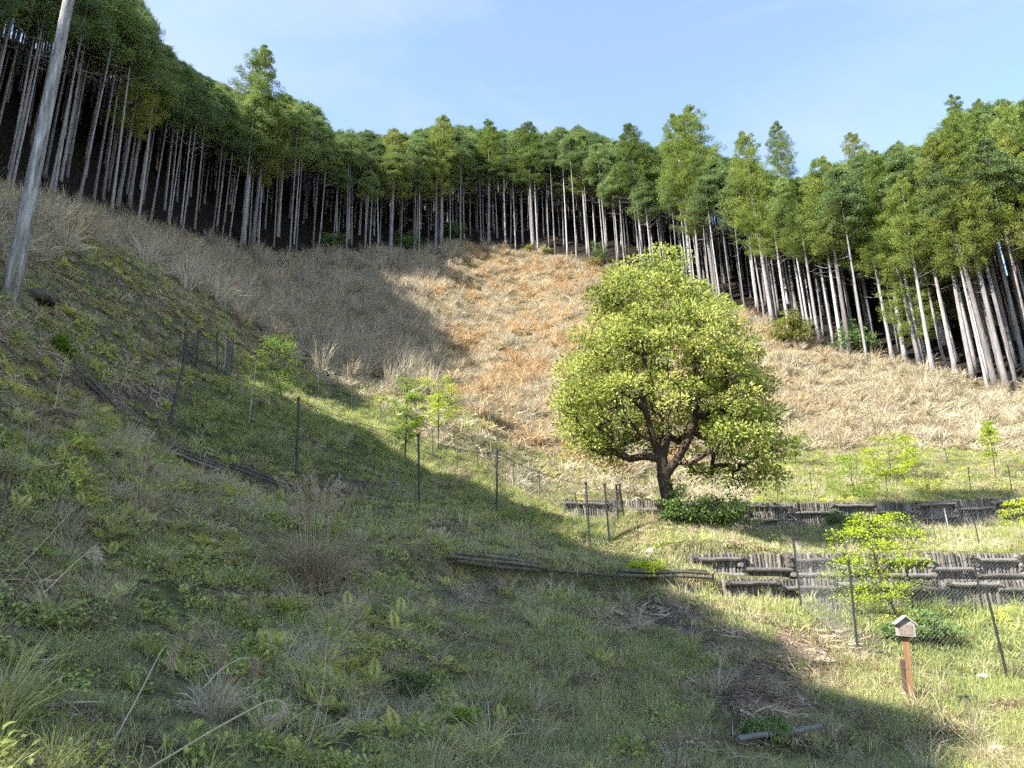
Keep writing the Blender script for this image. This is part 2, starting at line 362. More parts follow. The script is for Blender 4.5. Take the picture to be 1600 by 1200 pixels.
def tube(mb, path, rad, sides=6, tone=0.5, mi=0, cap=True):
    path = np.asarray(path, float); n = len(path)
    rad = np.broadcast_to(np.asarray(rad, float), (n,))
    tan = np.gradient(path, axis=0); tan /= np.linalg.norm(tan, axis=1, keepdims=True) + 1e-9
    ref = np.array([0.0, 0, 1]) if abs(tan[0, 2]) < 0.9 else np.array([1.0, 0, 0])
    u = np.cross(tan, ref); u /= np.linalg.norm(u, axis=1, keepdims=True) + 1e-9
    w = np.cross(tan, u)
    a = np.linspace(0, 2 * np.pi, sides, endpoint=False)
    V = path[:, None] + rad[:, None, None] * (np.cos(a)[None, :, None] * u[:, None] + np.sin(a)[None, :, None] * w[:, None])
    i, j = np.meshgrid(np.arange(n - 1), np.arange(sides), indexing='ij')
    q = np.stack([i * sides + j, i * sides + (j + 1) % sides, (i + 1) * sides + (j + 1) % sides, (i + 1) * sides + j], -1).reshape(-1, 4)
    V = V.reshape(-1, 3); F = [q]
    if cap:
        V = np.vstack([V, path[:1], path[-1:]])
        k = np.arange(sides); k2 = (k + 1) % sides
        F.append(np.stack([k2, k, np.full(sides, n * sides)], 1))
        F.append(np.stack([(n - 1) * sides + k, (n - 1) * sides + k2, np.full(sides, n * sides + 1)], 1))
    mb.add(V, F, tone, mi)
def box(mb, lo, hi, tone=0.5, mi=0, mat=None):
    V = np.array([[x, y, z] for z in (lo[2], hi[2]) for y in (lo[1], hi[1]) for x in (lo[0], hi[0])], float)
    if mat is not None: V = V @ np.array(mat).T
    mb.add(V, [[(0, 2, 3, 1), (4, 5, 7, 6), (0, 1, 5, 4), (2, 6, 7, 3), (0, 4, 6, 2), (1, 3, 7, 5)]], tone, mi)
def blades(mb, base, az, tilt, bend, L, W, tone, seg=3, mi=0, tw=None, r=rng):
    n = len(base); base = np.asarray(base, float)
    tw = r.uniform(0, np.pi, n) if tw is None else tw
    pos = base.copy(); rows = []
    side0 = np.stack([-np.sin(az), np.cos(az), np.zeros(n)], 1)
    for k in range(seg + 1):
        th = tilt + bend * k / seg
        d = np.stack([np.sin(th) * np.cos(az), np.sin(th) * np.sin(az), np.cos(th)], 1)
        nrm = np.cross(side0, d)
        side = side0 * np.cos(tw)[:, None] + nrm * np.sin(tw)[:, None]
        wk = W * (1.0, 0.92, 0.62, 0.0)[min(3, int(round(3 * k / seg)))] if seg != 2 else W * (1.0, 0.75, 0.0)[k]
        if k < seg:
            rows.append(pos - side * wk[:, None] / 2); rows.append(pos + side * wk[:, None] / 2)
        else:
            rows.append(pos)
        pos = pos + d * (L / seg)[:, None]
    m = 2 * seg + 1
    V = np.stack(rows, 1).reshape(-1, 3)
    b = (np.arange(n) * m)[:, None]
    F = []
    for k in range(seg - 1):
        F.append(b + np.array([[2 * k, 2 * k + 1, 2 * k + 3, 2 * k + 2]]))
    F.append(b + np.array([[2 * seg - 2, 2 * seg - 1, 2 * seg]]))
    mb.add(V, F, np.repeat(tone, m), mi)
def leaves(mb, c, d, nrm, L, W, tone, mi=0, fold=0.0):
    """four-cornered leaves: c foot, d direction, nrm face normal"""
    d = d / (np.linalg.norm(d, axis=1, keepdims=True) + 1e-9)
    s = np.cross(d, nrm); s /= np.linalg.norm(s, axis=1, keepdims=True) + 1e-9
    nn = np.cross(s, d)
    L = np.asarray(L)[:, None]; W = np.asarray(W)[:, None]
    V = np.stack([c, c + d * L * 0.45 + s * W / 2 + nn * L * fold, c + d * L - nn * L * fold, c + d * L * 0.45 - s * W / 2 + nn * L * fold], 1).reshape(-1, 3)
    b = (np.arange(len(c)) * 4)[:, None]
    mb.add(V, b + np.array([[0, 1, 2, 3]]), np.repeat(tone, 4), mi)
def rdir(n, r=rng):
    v = r.normal(size=(n, 3)); return v / np.linalg.norm(v, axis=1, keepdims=True)

# ------------------------------------------------------------------ the ground sheet
def graded(lo, a, b, hi, h):
    c = list(np.arange(a, b + 1e-6, h)); s = h; x = b
    while x < hi: s = min(s * 1.07, 4.0); x += s; c.append(x)
    s = h; x = a; pre = []
    while x > lo: s = min(s * 1.07, 4.0); x -= s; pre.append(x)
    return np.array(pre[::-1] + c)
gx = graded(-130, -13, 19, 140, 0.17); gy = graded(-45, 2, 29, 190, 0.17)
GX, GY = np.meshgrid(gx, gy)
GZ = zt(GX.ravel(), GY.ravel())
gv = np.stack([GX.ravel(), GY.ravel(), GZ], 1)
nx, ny = len(gx), len(gy)
_GZ = GZ.reshape(ny, nx)
def z1(x, y):                               # height of the built sheet
    x, y = float(x), float(y)
    i = min(max(int(np.searchsorted(gx, x)) - 1, 0), nx - 2); j = min(max(int(np.searchsorted(gy, y)) - 1, 0), ny - 2)
    fx, fy = (x - gx[i]) / (gx[i + 1] - gx[i]), (y - gy[j]) / (gy[j + 1] - gy[j])
    return float((_GZ[j, i] * (1 - fx) + _GZ[j, i + 1] * fx) * (1 - fy) + (_GZ[j + 1, i] * (1 - fx) + _GZ[j + 1, i + 1] * fx) * fy)
ii, jj = np.meshgrid(np.arange(ny - 1), np.arange(nx - 1), indexing='ij')
gq = np.stack([ii * nx + jj, ii * nx + jj + 1, (ii + 1) * nx + jj + 1, (ii + 1) * nx + jj], -1).reshape(-1, 4)

# zones of ground cover, as outlines on the photograph carried to the ground
def inpoly(px, py, poly):
    p = np.array(poly, float); n = len(p); ins = np.zeros(px.shape, bool); j = n - 1
    for i in range(n):
        c = ((p[i, 1] > py) != (p[j, 1] > py)) & (px < (p[j, 0] - p[i, 0]) * (py - p[i, 1]) / (p[j, 1] - p[i, 1] + 1e-12) + p[i, 0])
        ins ^= c; j = i
    return ins
Z_DRYL = [(-600,200),(-200,280),(0,325),(100,333),(240,365),(400,393),(540,396),(700,383),(668,480),(700,560),(690,622),(600,612),(500,588),(400,520),(330,470),(250,420),(160,372),(60,400),(-200,390),(-600,380)]
Z_DRYR = [(700,381),(760,378),(860,392),(950,412),(1190,502),(1300,547),(1450,577),(1600,607),(1950,655),(1950,700),(1600,702),(1400,702),(1230,706),(1000,735),(900,720),(800,690),(700,640),(690,560),(660,480)]
Z_UPL = [(-600,380),(-200,390),(60,400),(160,372),(330,470),(400,520),(480,588),(300,600),(262,690),(150,640),(-600,620)]
Z_GRL = [(262,605),(480,588),(600,640),(700,700),(830,775),(960,835),(930,868),(780,817),(650,787),(460,748),(262,695)]
Z_SUN = [(400,520),(500,588),(600,612),(690,622),(800,690),(900,720),(1000,735),(1230,706),(1230,785),(850,785),(830,775),(700,700),(600,640),(480,588)]
Z_T2 = [(960,805),(1050,815),(1230,818),(1600,812),(1950,812),(1950,870),(985,870),(945,850)]
Z_T3 = [(1190,706),(1400,702),(1950,700),(1950,790),(1180,790)]
Z_T1 = [(1230,930),(1950,930),(1950,1085),(1600,1085),(1430,1050),(1330,1012),(1240,965)]
Z_LIT = [(1000,915),(1230,930),(1330,1012),(1430,1052),(1600,1085),(1950,1085),(1950,1250),(1560,1170),(1430,1100),(1300,1010),(1100,945)]
SOIL = [(1055,960,95,38),(1190,1085,85,70),(1270,1005,110,32),(745,930,55,22),(1000,965,60,22),(190,610,90,28),(840,1110,40,18),(1140,1000,60,25),(560,760,60,16),(1000,795,60,14),(720,742,40,12),(700,830,50,12)]
def soilmask(px, py):
    s = np.zeros(px.shape)
    for a, b, c, d in SOIL:
        s = np.maximum(s, 1 - sstep(0.6, 1.25, np.sqrt(((px - a) / c) ** 2 + ((py - b) / d) ** 2) + (fbm(px / 40, py / 25, 3) - 0.5) * 1.2))
    return s
def zone(px, py):
    z = np.zeros(px.shape, int)               # 0 = shaded foreground slope
    for k, p in enumerate((Z_LIT, Z_T1, Z_T2, Z_T3, Z_GRL, Z_SUN, Z_UPL, Z_DRYR, Z_DRYL), 1):
        m = inpoly(px, py, p) & (z == 0); z[m] = k
    return z
LIT, T1, T2, T3, GRL, SUNZ, UPL, DRYR, DRYL = range(1, 10)
gpx, gpy, gdep = proj(gv[:, 0], gv[:, 1], gv[:, 2])
gpx_j = gpx + (fbm(gv[:, 0] * 1.1, gv[:, 1] * 1.1, 3) - 0.5) * 60
gz = zone(gpx_j, gpy + (fbm(gv[:, 0] * 1.3 + 9, gv[:, 1] * 1.3, 3) - 0.5) * 30)
edge_d = lambda x, y: None
# which side of the wood's edge a point lies on
def edge_dist(x, y):
    ex, ey = EDGE[:, 0], EDGE[:, 1]
    ang = np.unwrap(np.arctan2(ex - C0[0], ey - C0[1])); rad = np.hypot(ex - C0[0], ey - C0[1])
    a = np.arctan2(x - C0[0], y - C0[1]); r = np.hypot(x - C0[0], y - C0[1])
    return r - np.interp(a, ang, rad), a, (a >= ang[0]) & (a <= ang[-1])
ged, _, gok = edge_dist(gv[:, 0], gv[:, 1])
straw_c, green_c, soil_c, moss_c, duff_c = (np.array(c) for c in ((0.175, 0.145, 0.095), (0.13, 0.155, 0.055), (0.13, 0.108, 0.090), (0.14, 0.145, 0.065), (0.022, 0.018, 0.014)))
pal = {0: 0.8 * moss_c + 0.2 * soil_c, LIT: 0.5 * green_c + 0.5 * straw_c, T1: green_c, T2: 0.45 * green_c + 0.55 * straw_c, T3: 0.6 * green_c + 0.4 * straw_c, GRL: green_c * 0.8, SUNZ: 0.4 * green_c + 0.6 * straw_c, UPL: 0.6 * moss_c + 0.4 * soil_c, DRYR: straw_c, DRYL: 0.7 * straw_c + 0.3 * soil_c}
gc = np.zeros((len(gv), 4), np.float32); gc[:, 3] = 1
for k, c in pal.items(): gc[gz == k, :3] = c
sm = soilmask(gpx, gpy)[:, None] * (gdep[:, None] < 40)
gc[:, :3] = gc[:, :3] * (1 - sm) + soil_c * 1.1 * sm
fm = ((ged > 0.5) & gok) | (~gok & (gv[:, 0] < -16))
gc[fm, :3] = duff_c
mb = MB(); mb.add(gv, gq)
m, n, l = nmat('hillside_ground')
out = n.new('ShaderNodeOutputMaterial'); b = n.new('ShaderNodeBsdfPrincipled'); b.inputs['Roughness'].default_value = 0.95; b.inputs['Specular IOR Level'].default_value = 0.1
ga = n.new('ShaderNodeAttribute'); ga.attribute_name = 'cover'
tc = n.new('ShaderNodeTexCoord')
n1 = n.new('ShaderNodeTexNoise'); n1.inputs['Scale'].default_value = 7.0; n1.inputs['Detail'].default_value = 8; n1.inputs['Roughness'].default_value = 0.7
n2 = n.new('ShaderNodeTexNoise'); n2.inputs['Scale'].default_value = 1.3; n2.inputs['Detail'].default_value = 5
n3 = n.new('ShaderNodeTexVoronoi'); n3.inputs['Scale'].default_value = 26.0
for q in (n1, n2, n3): l.new(tc.outputs['Object'], q.inputs['Vector'])
r1 = ramp(n, [(0.3, (0.35, 0.33, 0.30)), (0.5, (0.95, 0.92, 0.9)), (0.72, (1.7, 1.6, 1.45))]); l.new(n1.outputs['Fac'], r1.inputs[0])
r2 = ramp(n, [(0.35, (0.75, 0.85, 0.7)), (0.65, (1.2, 1.1, 1.1))]); l.new(n2.outputs['Fac'], r2.inputs[0])
x1 = n.new('ShaderNodeMix'); x1.data_type = 'RGBA'; x1.blend_type = 'MULTIPLY'; x1.inputs[0].default_value = 1; l.new(ga.outputs['Color'], x1.inputs[6]); l.new(r1.outputs[0], x1.inputs[7])
x2 = n.new('ShaderNodeMix'); x2.data_type = 'RGBA'; x2.blend_type = 'MULTIPLY'; x2.inputs[0].default_value = 1; l.new(x1.outputs[2], x2.inputs[6]); l.new(r2.outputs[0], x2.inputs[7])
l.new(x2.outputs[2], b.inputs['Base Color'])
bp = n.new('ShaderNodeBump'); bp.inputs['Strength'].default_value = 0.9; bp.inputs['Distance'].default_value = 0.06
ma = n.new('ShaderNodeMath'); ma.operation = 'ADD'; l.new(n1.outputs['Fac'], ma.inputs[0]); l.new(n3.outputs['Distance'], ma.inputs[1])
l.new(ma.outputs[0], bp.inputs['Height']); l.new(bp.outputs[0], b.inputs['Normal']); l.new(b.outputs[0], out.inputs[0])
gme = mb.mesh('hillside', m, smooth=True)
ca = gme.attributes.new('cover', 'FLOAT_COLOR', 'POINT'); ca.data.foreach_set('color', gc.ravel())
tag(obj('hillside', gme), 'steep bowl-shaped hillside of grass and soil', None, None, 'structure')

# ------------------------------------------------------------------ scattering: one stuff object instances its plants
def euler_from_axes(zax, spin):
    zax = zax / np.linalg.norm(zax, axis=1, keepdims=True)
    ref = np.stack([np.cos(spin), np.sin(spin), np.zeros(len(spin))], 1)
    x = ref - (ref * zax).sum(1, keepdims=True) * zax; x /= np.linalg.norm(x, axis=1, keepdims=True)
    y = np.cross(zax, x)
    # rotation matrix columns x, y, z
    ry = -np.arcsin(np.clip(x[:, 2], -1, 1)); rx = np.arctan2(y[:, 2], zax[:, 2]); rz = np.arctan2(x[:, 1], x[:, 0])
    return np.stack([rx, ry, rz], 1)
def scatter(name, label, meshes, pos, eul, scl, idx, tint=None):
    tc_ = bpy.data.collections.new(name + '_kinds')
    for k, me in enumerate(meshes):
        tc_.objects.link(bpy.data.objects.new('%s_kind_%02d' % (name, k), me))
    me = bpy.data.meshes.new(name); n = len(pos)
    me.vertices.add(n); me.vertices.foreach_set('co', np.asarray(pos, np.float32).ravel())
    a = me.attributes.new('rot', 'FLOAT_VECTOR', 'POINT'); a.data.foreach_set('vector', np.asarray(eul, np.float32).ravel())
    s3 = np.asarray(scl, np.float32)
    if s3.ndim == 1: s3 = np.repeat(s3[:, None], 3, 1)
    a = me.attributes.new('scl', 'FLOAT_VECTOR', 'POINT'); a.data.foreach_set('vector', np.ascontiguousarray(s3).ravel())
    a = me.attributes.new('idx', 'INT', 'POINT'); a.data.foreach_set('value', np.asarray(idx, np.int32))
    a = me.attributes.new('tint', 'FLOAT', 'POINT'); a.data.foreach_set('value', np.asarray(tint if tint is not None else np.zeros(n), np.float32))
    o = obj(name, me)
    ng = bpy.data.node_groups.new(name + '_nodes', 'GeometryNodeTree')
    ng.interface.new_socket('Geometry', in_out='INPUT', socket_type='NodeSocketGeometry')
    ng.interface.new_socket('Geometry', in_out='OUTPUT', socket_type='NodeSocketGeometry')
    N, Lk = ng.nodes, ng.links
    gi, go = N.new('NodeGroupInput'), N.new('NodeGroupOutput')
    ip = N.new('GeometryNodeInstanceOnPoints'); ci = N.new('GeometryNodeCollectionInfo')
    ci.inputs['Collection'].default_value = tc_; ci.inputs['Separate Children'].default_value = True; ci.inputs['Reset Children'].default_value = True
    def na(nm, ty):
        q = N.new('GeometryNodeInputNamedAttribute'); q.data_type = ty; q.inputs['Name'].default_value = nm; return q.outputs['Attribute']
    Lk.new(gi.outputs[0], ip.inputs['Points']); Lk.new(ci.outputs[0], ip.inputs['Instance'])
    ip.inputs['Pick Instance'].default_value = True
    Lk.new(na('idx', 'INT'), ip.inputs['Instance Index']); Lk.new(na('rot', 'FLOAT_VECTOR'), ip.inputs['Rotation']); Lk.new(na('scl', 'FLOAT_VECTOR'), ip.inputs['Scale'])
    Lk.new(ip.outputs[0], go.inputs[0])
    md = o.modifiers.new('plants', 'NODES'); md.node_group = ng
    return tag(o, label, None, None, 'stuff')

# ------------------------------------------------------------------ conifers
def make_trunk(r, H, r0, cb, deadn, lean):
    mb = MB(); k = 14
    t = np.linspace(0, 1, k)
    ph = r.uniform(0, 6.28)
    path = np.stack([lean * np.sin(t * 2.2 + ph) - lean * math.sin(ph), lean * 0.7 * np.cos(t * 2 + ph) - lean * 0.7 * math.cos(ph), t * H - 0.35 * (t == 0)], 1)
    rad = r0 * (1 - 0.80 * t) + r0 * 0.45 * np.exp(-t * H / 0.35)
    tube(mb, path, rad, 9, 0.5)
    for _ in range(deadn):                # dead branches below the crown
        h = r.uniform(cb * 0.72, cb * 1.05); az = r.uniform(0, 6.28); L = r.uniform(0.5, 1.9)
        c = np.array([np.interp(h / H, t, path[:, 0]), np.interp(h / H, t, path[:, 1]), h])
        up = r.uniform(0.2, 0.9)
        q = c + np.array([[0, 0, 0], [math.cos(az) * L * .5, math.sin(az) * L * .5, up * L * .4], [math.cos(az) * L, math.sin(az) * L, up * L * 1.0]])
        tube(mb, q, [0.025, 0.017, 0.006], 4, 0.5, cap=False)
    return mb, path, t
def hinoki_crown(r, H, cb, Rm, nb, ns, mb, path, t):
    for k in range(nb):
        f = r.random() ** 0.85
        h = cb + (H - cb) * f
        prof = (min(1, (f + 0.10) / 0.28)) * (max(0.0, 1 - ((f - 0.18) / 0.86) ** 2 if f > 0.18 else 1.0)) ** 1.0 * (1.0 if r.random() > 0.12 else 1.3)
        L = max(0.35, Rm * prof * r.uniform(0.72, 1.12)); az = r.uniform(0, 2 * np.pi)
        base = np.array([np.interp(h / H, t, path[:, 0]), np.interp(h / H, t, path[:, 1]), h])
        s = np.clip(r.normal(0.72, 0.24, ns), 0.05, 1.05)
        rise = r.uniform(0.05, 0.45)
        d = np.array([math.cos(az), math.sin(az), 0])
        side = np.array([-d[1], d[0], 0])
        c = base + d * (s * L)[:, None] + np.array([0, 0, 1.0]) * (rise * L * s - 0.30 * L * s ** 2.2 + r.normal(0, 0.10, ns))[:, None] + side * (r.normal(0, 0.26, ns) * (0.4 + s))[:, None]
        dd = d * 0.8 + rdir(ns, r) * 0.7 + np.array([0, 0, -0.15])
        nn = rdir(ns, r) * 0.7 + np.array([0, 0, 0.7])
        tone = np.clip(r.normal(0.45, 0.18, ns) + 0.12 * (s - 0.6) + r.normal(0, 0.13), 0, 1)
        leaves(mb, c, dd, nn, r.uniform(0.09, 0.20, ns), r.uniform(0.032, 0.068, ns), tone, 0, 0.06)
        if k % 2 == 0:
            q = np.stack([base, base + d * L * .5 + np.array([0, 0, rise * L * .4]), base + d * L * 0.95 + np.array([0, 0, (rise - .28) * L])])
            tube(mb, q, [0.03, 0.02, 0.006], 4, 0.3, 1, cap=False)
def sugi_crown(r, H, cb, Rm, nb, ns, mb, path, t, cone=1.0):
    for k in range(nb):
        f = (k + r.random()) / nb
        h = cb + (H - cb) * f
        prof = (1 - f) ** (0.62 * cone) * min(1, 0.55 + f * 3)
        L = max(0.40 if f < 0.88 else 0.14, Rm * prof * r.uniform(0.6, 1.15)); az = k * 2.399 + r.uniform(-0.5, 0.5)
        base = np.array([np.interp(h / H, t, path[:, 0]), np.interp(h / H, t, path[:, 1]), h])
        d = np.array([math.cos(az), math.sin(az), 0])
        q = np.stack([base, base + d * L * .55 - np.array([0, 0, 0.10 * L]), base + d * L + np.array([0, 0, 0.12 * L])])
        tube(mb, q, [0.035, 0.022, 0.008], 4, 0.3, 1, cap=False)
        for s0 in ((0.45, 0.72, 0.98) if L > 1.0 else (0.65, 1.0)):
            cr = r.uniform(0.32, 0.56) * (0.75 + 0.25 * L / Rm) * (1.0 - 0.45 * f ** 3)
            cc = base + d * L * s0 + np.array([0, 0, -0.08 * L + 0.2 * L * s0 ** 3]) + r.normal(0, 0.10, 3)
            v = rdir(ns, r); rr = cr * r.random(ns)[:, None] ** 0.45
            c = cc + v * rr * np.array([1, 1, 0.8])
            dd = v * 0.6 + d * 0.5 + np.array([0, 0, 0.25]) + rdir(ns, r) * 0.35
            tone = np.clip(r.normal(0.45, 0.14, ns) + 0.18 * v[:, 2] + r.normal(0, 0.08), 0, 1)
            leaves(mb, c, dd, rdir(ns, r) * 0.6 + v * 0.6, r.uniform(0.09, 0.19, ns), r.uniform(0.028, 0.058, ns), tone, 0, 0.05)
KINDS = {}
def tree_kind(key, fn, n, H, r0, cb, dead, mat, **kw):
    KINDS[key] = []
    for k in range(n):
        r = np.random.default_rng(hash_(key) + k)
        cbk = cb * r.uniform(0.93, 1.07)
        tm, path, t = make_trunk(r, H, r0, cbk, dead, r.uniform(0.05, 0.22))
        cm = MB(); fn(r, H, cbk, mb=cm, path=path, t=t, **kw)
        KINDS[key].append((tm.mesh(key + '_trunk', M['bark'], True), cm.mesh(key + '_crown', [mat, M['bark_dark']])))
def hash_(s): return sum(ord(c) * (i + 1) for i, c in enumerate(s))
tree_kind('cypress', hinoki_crown, 8, 18.0, 0.106, 12.2, 12, M['hinoki'], Rm=2.05, nb=66, ns=250)
tree_kind('cypress_thin', hinoki_crown, 5, 18.0, 0.080, 12.8, 9, M['hinoki'], Rm=1.55, nb=48, ns=210)
tree_kind('cedar', sugi_crown, 6, 20.0, 0.17, 10.6, 8, M['sugi'], Rm=2.5, nb=78, ns=118)
tree_kind('cedar_low', sugi_crown, 3, 20.0, 0.20, 3.0, 0, M['sugi'], Rm=1.9, nb=100, ns=110, cone=0.7)
tree_kind('cedar_yellow', sugi_crown, 2, 19.0, 0.19, 9.0, 3, M['sugi_y'], Rm=2.3, nb=78, ns=118, cone=0.8)
KH = {'cypress': 18.0, 'cypress_thin': 18.0, 'cedar': 20.0, 'cedar_low': 20.0, 'cedar_yellow': 19.0}

SKYLINE = [(-600,-500),(-200,-260),(0,-150),(120,-60),(215,0),(250,70),(300,120),(340,135),(370,150),(440,155),(480,160),(515,210),(545,208),(600,217),(640,210),(690,200),(730,203),(760,208),(830,210),(850,207),(910,203),(960,228),(985,225),(1020,235),(1060,225),(1110,235),(1130,250),(1165,255),(1205,280),(1240,285),(1275,275),(1310,260),(1350,245),(1400,235),(1440,235),(1470,200),(1500,175),(1560,170),(1600,165),(1900,120)]
trees = []                                  # x, y, H, kind, label, group, front?
def top_height(x, y, pxj, drop):
    """tree height that brings its top to the skyline of the photograph"""
    z0 = z1(x, y)
    py = interp(pxj, SKYLINE) + drop
    return slope_at(pxj, py) * y - z0, z0
def zone_of(px, front):
    t = [(-1e9, 120, 'picture edge beside the thick bare trunk', 'by the left edge'), (120, 330, 'shaded grass bank at upper left', 'above the upper left bank'), (330, 520, 'hill crest around the tall pointed cedar', 'by the tall pointed cedar'),
         (520, 720, 'hill crest above the shaded half of the dry slope', 'above the shaded dry slope'), (720, 950, 'hill crest above the sunlit dry slope', 'above the sunlit dry slope'), (950, 1200, 'crest just behind the big round tree', 'behind the round tree'),
         (1200, 1420, 'ridge behind the yellow-green shrub', 'behind the yellow shrub'), (1420, 1e9, 'far right ridge above the pale grass', 'on the far right ridge')]
    for a, b_, w, g in t:
        if a <= px < b_: return w, g
SP_MIN = 1.15
cand = []
# front row: trunks read off the photograph (px at the foot of the trunk)
FRONT = [70,118,140,170,213,232,262,283,330,345,375,388,402,452,462,497,541,569,577,610,648,655,681,720,752,790,806,832,841,868,887,901,922,949,966,977,1004,1021,1077,1098,1112,1128,1146,1166,1210,1235,1268,1282,1318,1355,1397,1418,1440,1459,1481,1496,1530,1543,1556,1574,1590,1612]
rt = np.random.default_rng(21)
for fx in FRONT:
    i_y = interp(fx, [(p[0], p[1]) for p in EDGE_PX]); Y = interp(fx, [(p[0], p[2]) for p in EDGE_PX]) + rt.uniform(0.0, 2.2)
    q = P(fx, i_y, Y); cand.append((q[0], q[1], fx, True))
n_try = 0
have = [(c[0], c[1]) for c in cand]
ang = np.unwrap(np.arctan2(EDGE[:, 0] - C0[0], EDGE[:, 1] - C0[1])); radE = np.hypot(EDGE[:, 0] - C0[0], EDGE[:, 1] - C0[1])
while n_try < 15000:
    n_try += 1
    a = rt.uniform(ang[0] - 0.25, ang[-1] + 0.12); d = 1.2 + 40 * rt.random() ** 1.25
    rr = np.interp(a, ang, radE) + d
    x, y = C0[0] + rr * math.sin(a), C0[1] + rr * math.cos(a)
    h = np.array(have)
    if ((h[:, 0] - x) ** 2 + (h[:, 1] - y) ** 2).min() < (SP_MIN + 0.012 * d) ** 2: continue
    if y < 10 and x > -20: continue
    have.append((x, y)); cand.append((x, y, None, d < 3.0))
# notable single trees: px, py of the tip, kind, wanted height, label
NOTABLE = [
 (408,76,'cedar',25,'tall dark pointed cedar rising clear above the cypress crowns'),
 (415,150,'cedar_yellow',19,'yellowish crowned tree standing just below the tall pointed cedar'),
 (690,182,'cedar',19,'cedar with the highest pointed top in the middle of the skyline'),
 (615,202,'cedar_yellow',18,'small lone pointed treetop poking above the rounded skyline'),
 (760,192,'cedar',18,'pointed treetop to the right of the highest middle top'),
 (826,192,'cedar',18,'narrow pale pointed treetop above the sunlit dry slope'),
 (985,198,'cedar',22,'bright green cedar standing left of the double-headed tall one'),
 (1052,186,'cedar',23,'lower left head of the tall pair of cedars behind the round tree'),
 (1083,168,'cedar',25,'tallest ragged cedar on the crest behind the round tree'),
 (1165,208,'cedar',21,'short ragged cedar top beside the broad conical cedar'),
 (1205,194,'cedar',24,'broad conical cedar with stepped tufts, right of the round tree'),
 (1275,250,'cedar',20,'smaller conical cedar to the right of the broad conical one'),
 (1330,205,'cedar_yellow',22,'loose rounded light green treetop standing alone against the sky'),
 (1400,222,'cedar',21,'rounded cedar top between the loose light crown and the high right stand'),
 (1490,150,'cedar_low',24,'tall bright cedar with foliage hanging low down its trunk'),
 (1520,160,'cedar',25,'highest bright cedar crown at upper right'),
 (1575,165,'cedar_low',24,'bright cedar with low foliage at the upper right corner'),
 (1385,300,'cedar_low',15,'slim yellow-green tree with leafy tufts down to its foot'),
 (1455,300,'cedar',17,'lower green cedar standing left of the far right trunks'),
]
ysr = np.arange(28, 100, 0.25)
for px, py, kind, H, lab in NOTABLE:
    q = np.array([P(px, py, Y) for Y in ysr])
    hz = q[:, 2] - zt(q[:, 0], q[:, 1]); ed, _, _ = edge_dist(q[:, 0], q[:, 1])
    cost = np.abs(hz - H) + np.where(ed < 0.8, 50 * (0.8 - ed), 0) + 0.05 * ed
    k = int(np.argmin(cost)); trees.append((q[k, 0], q[k, 1], float(hz[k]), kind, lab, None, True))
nk = np.array([(t_[0], t_[1]) for t_ in trees])
RIGHTY = lambda px: sstep(1150, 1420, px)
for x, y, fx, fr in cand:
    if not fr and ((nk[:, 0] - x) ** 2 + (nk[:, 1] - y) ** 2).min() < 1.2 ** 2: continue
    px, py, dep = proj(x, y, z1(x, y))
    px = float(px)
    H, z0 = top_height(x, y, px, rt.uniform(4, 34))
    # the sight line to a tree's top leans: use the column of its top
    pt = float(proj(x, y, z0 + H)[0]); H, z0 = top_height(x, y, pt, rt.choice([rt.uniform(-6, 12), rt.uniform(5, 60)]))
    seen = y > 8
    H = float(np.clip(H, 6.5, 21)) if seen else rt.uniform(15, 18)
    if pt > 1150:
        kind = rt.choice(['cedar', 'cypress', 'cedar_low', 'cedar_yellow'], p=[0.60, 0.20, 0.09, 0.11]) if pt > 1250 else rt.choice(['cedar', 'cypress', 'cypress_thin'], p=[0.45, 0.40, 0.15])
    else:
        kind = rt.choice(['cypress', 'cypress_thin', 'cedar_yellow'], p=[0.70, 0.27, 0.03])
    if pt > 1150 and not fr and rt.random() < 0.6: kind = 'cypress'
    w, g = zone_of(px, fr)
    lab = ('front-row pale-trunked conifer at the %s' % w) if fr else ('slim conifer in shade behind the front row, %s' % g)
    trees.append((x, y, H, kind, lab, ('front row conifers ' if fr else 'inner conifers ') + g, fr))
LITP = np.array([G(*q) for q in [(480,640),(540,650),(600,670),(660,700),(720,735),(600,620),(680,640),(700,560),(690,500),(700,450),(740,400),(800,420),(850,800),(930,820),(1000,850),(1100,850),(1250,850),(1400,850),(1550,850),(1400,960),(1500,960),(1590,1000),(1470,1020),(1590,1060),(1320,985),(1450,1060),(1560,1110),(1300,740),(1500,740),(1200,900),(1230,950)]] + [P(a_, b_, Y_) for Y_ in (20.5, 22.5, 24.5, 26.5) for a_, b_ in [(1000,415),(960,440),(930,480),(905,540),(880,600),(900,660),(1040,430),(1090,480),(1000,560),(960,620)]])
SDN = np.array(SUN_DIR); SXY = SDN[:2] / np.linalg.norm(SDN[:2]); STAN = SDN[2] / np.linalg.norm(SDN[:2])
def cap_height(x, y, rad=2.2):
    z0 = z1(x, y); d = np.array([x, y]) - LITP[:, :2]
    al = d @ SXY; ac = np.abs(d[:, 0] * SXY[1] - d[:, 1] * SXY[0])
    m_ = (al > 1.0) & (ac < rad)
    if not m_.any(): return 99.0
    return float((LITP[m_, 2] + (al[m_] - 1.2) * STAN - z0).min()) - 0.3
kept = []
for t_ in trees:
    c_ = cap_height(t_[0], t_[1])
    ppx = float(proj(t_[0], t_[1], z1(t_[0], t_[1]))[0]); ptx = float(proj(t_[0], t_[1], z1(t_[0], t_[1]) + t_[2])[0])
    if t_[2] > c_ and t_[5] is not None:
        if max(ppx, ptx) < -20 or t_[1] < 8 or not t_[6]:
            if c_ < 7: continue
            t_ = t_[:2] + (c_,) + t_[3:]
    kept.append(t_)
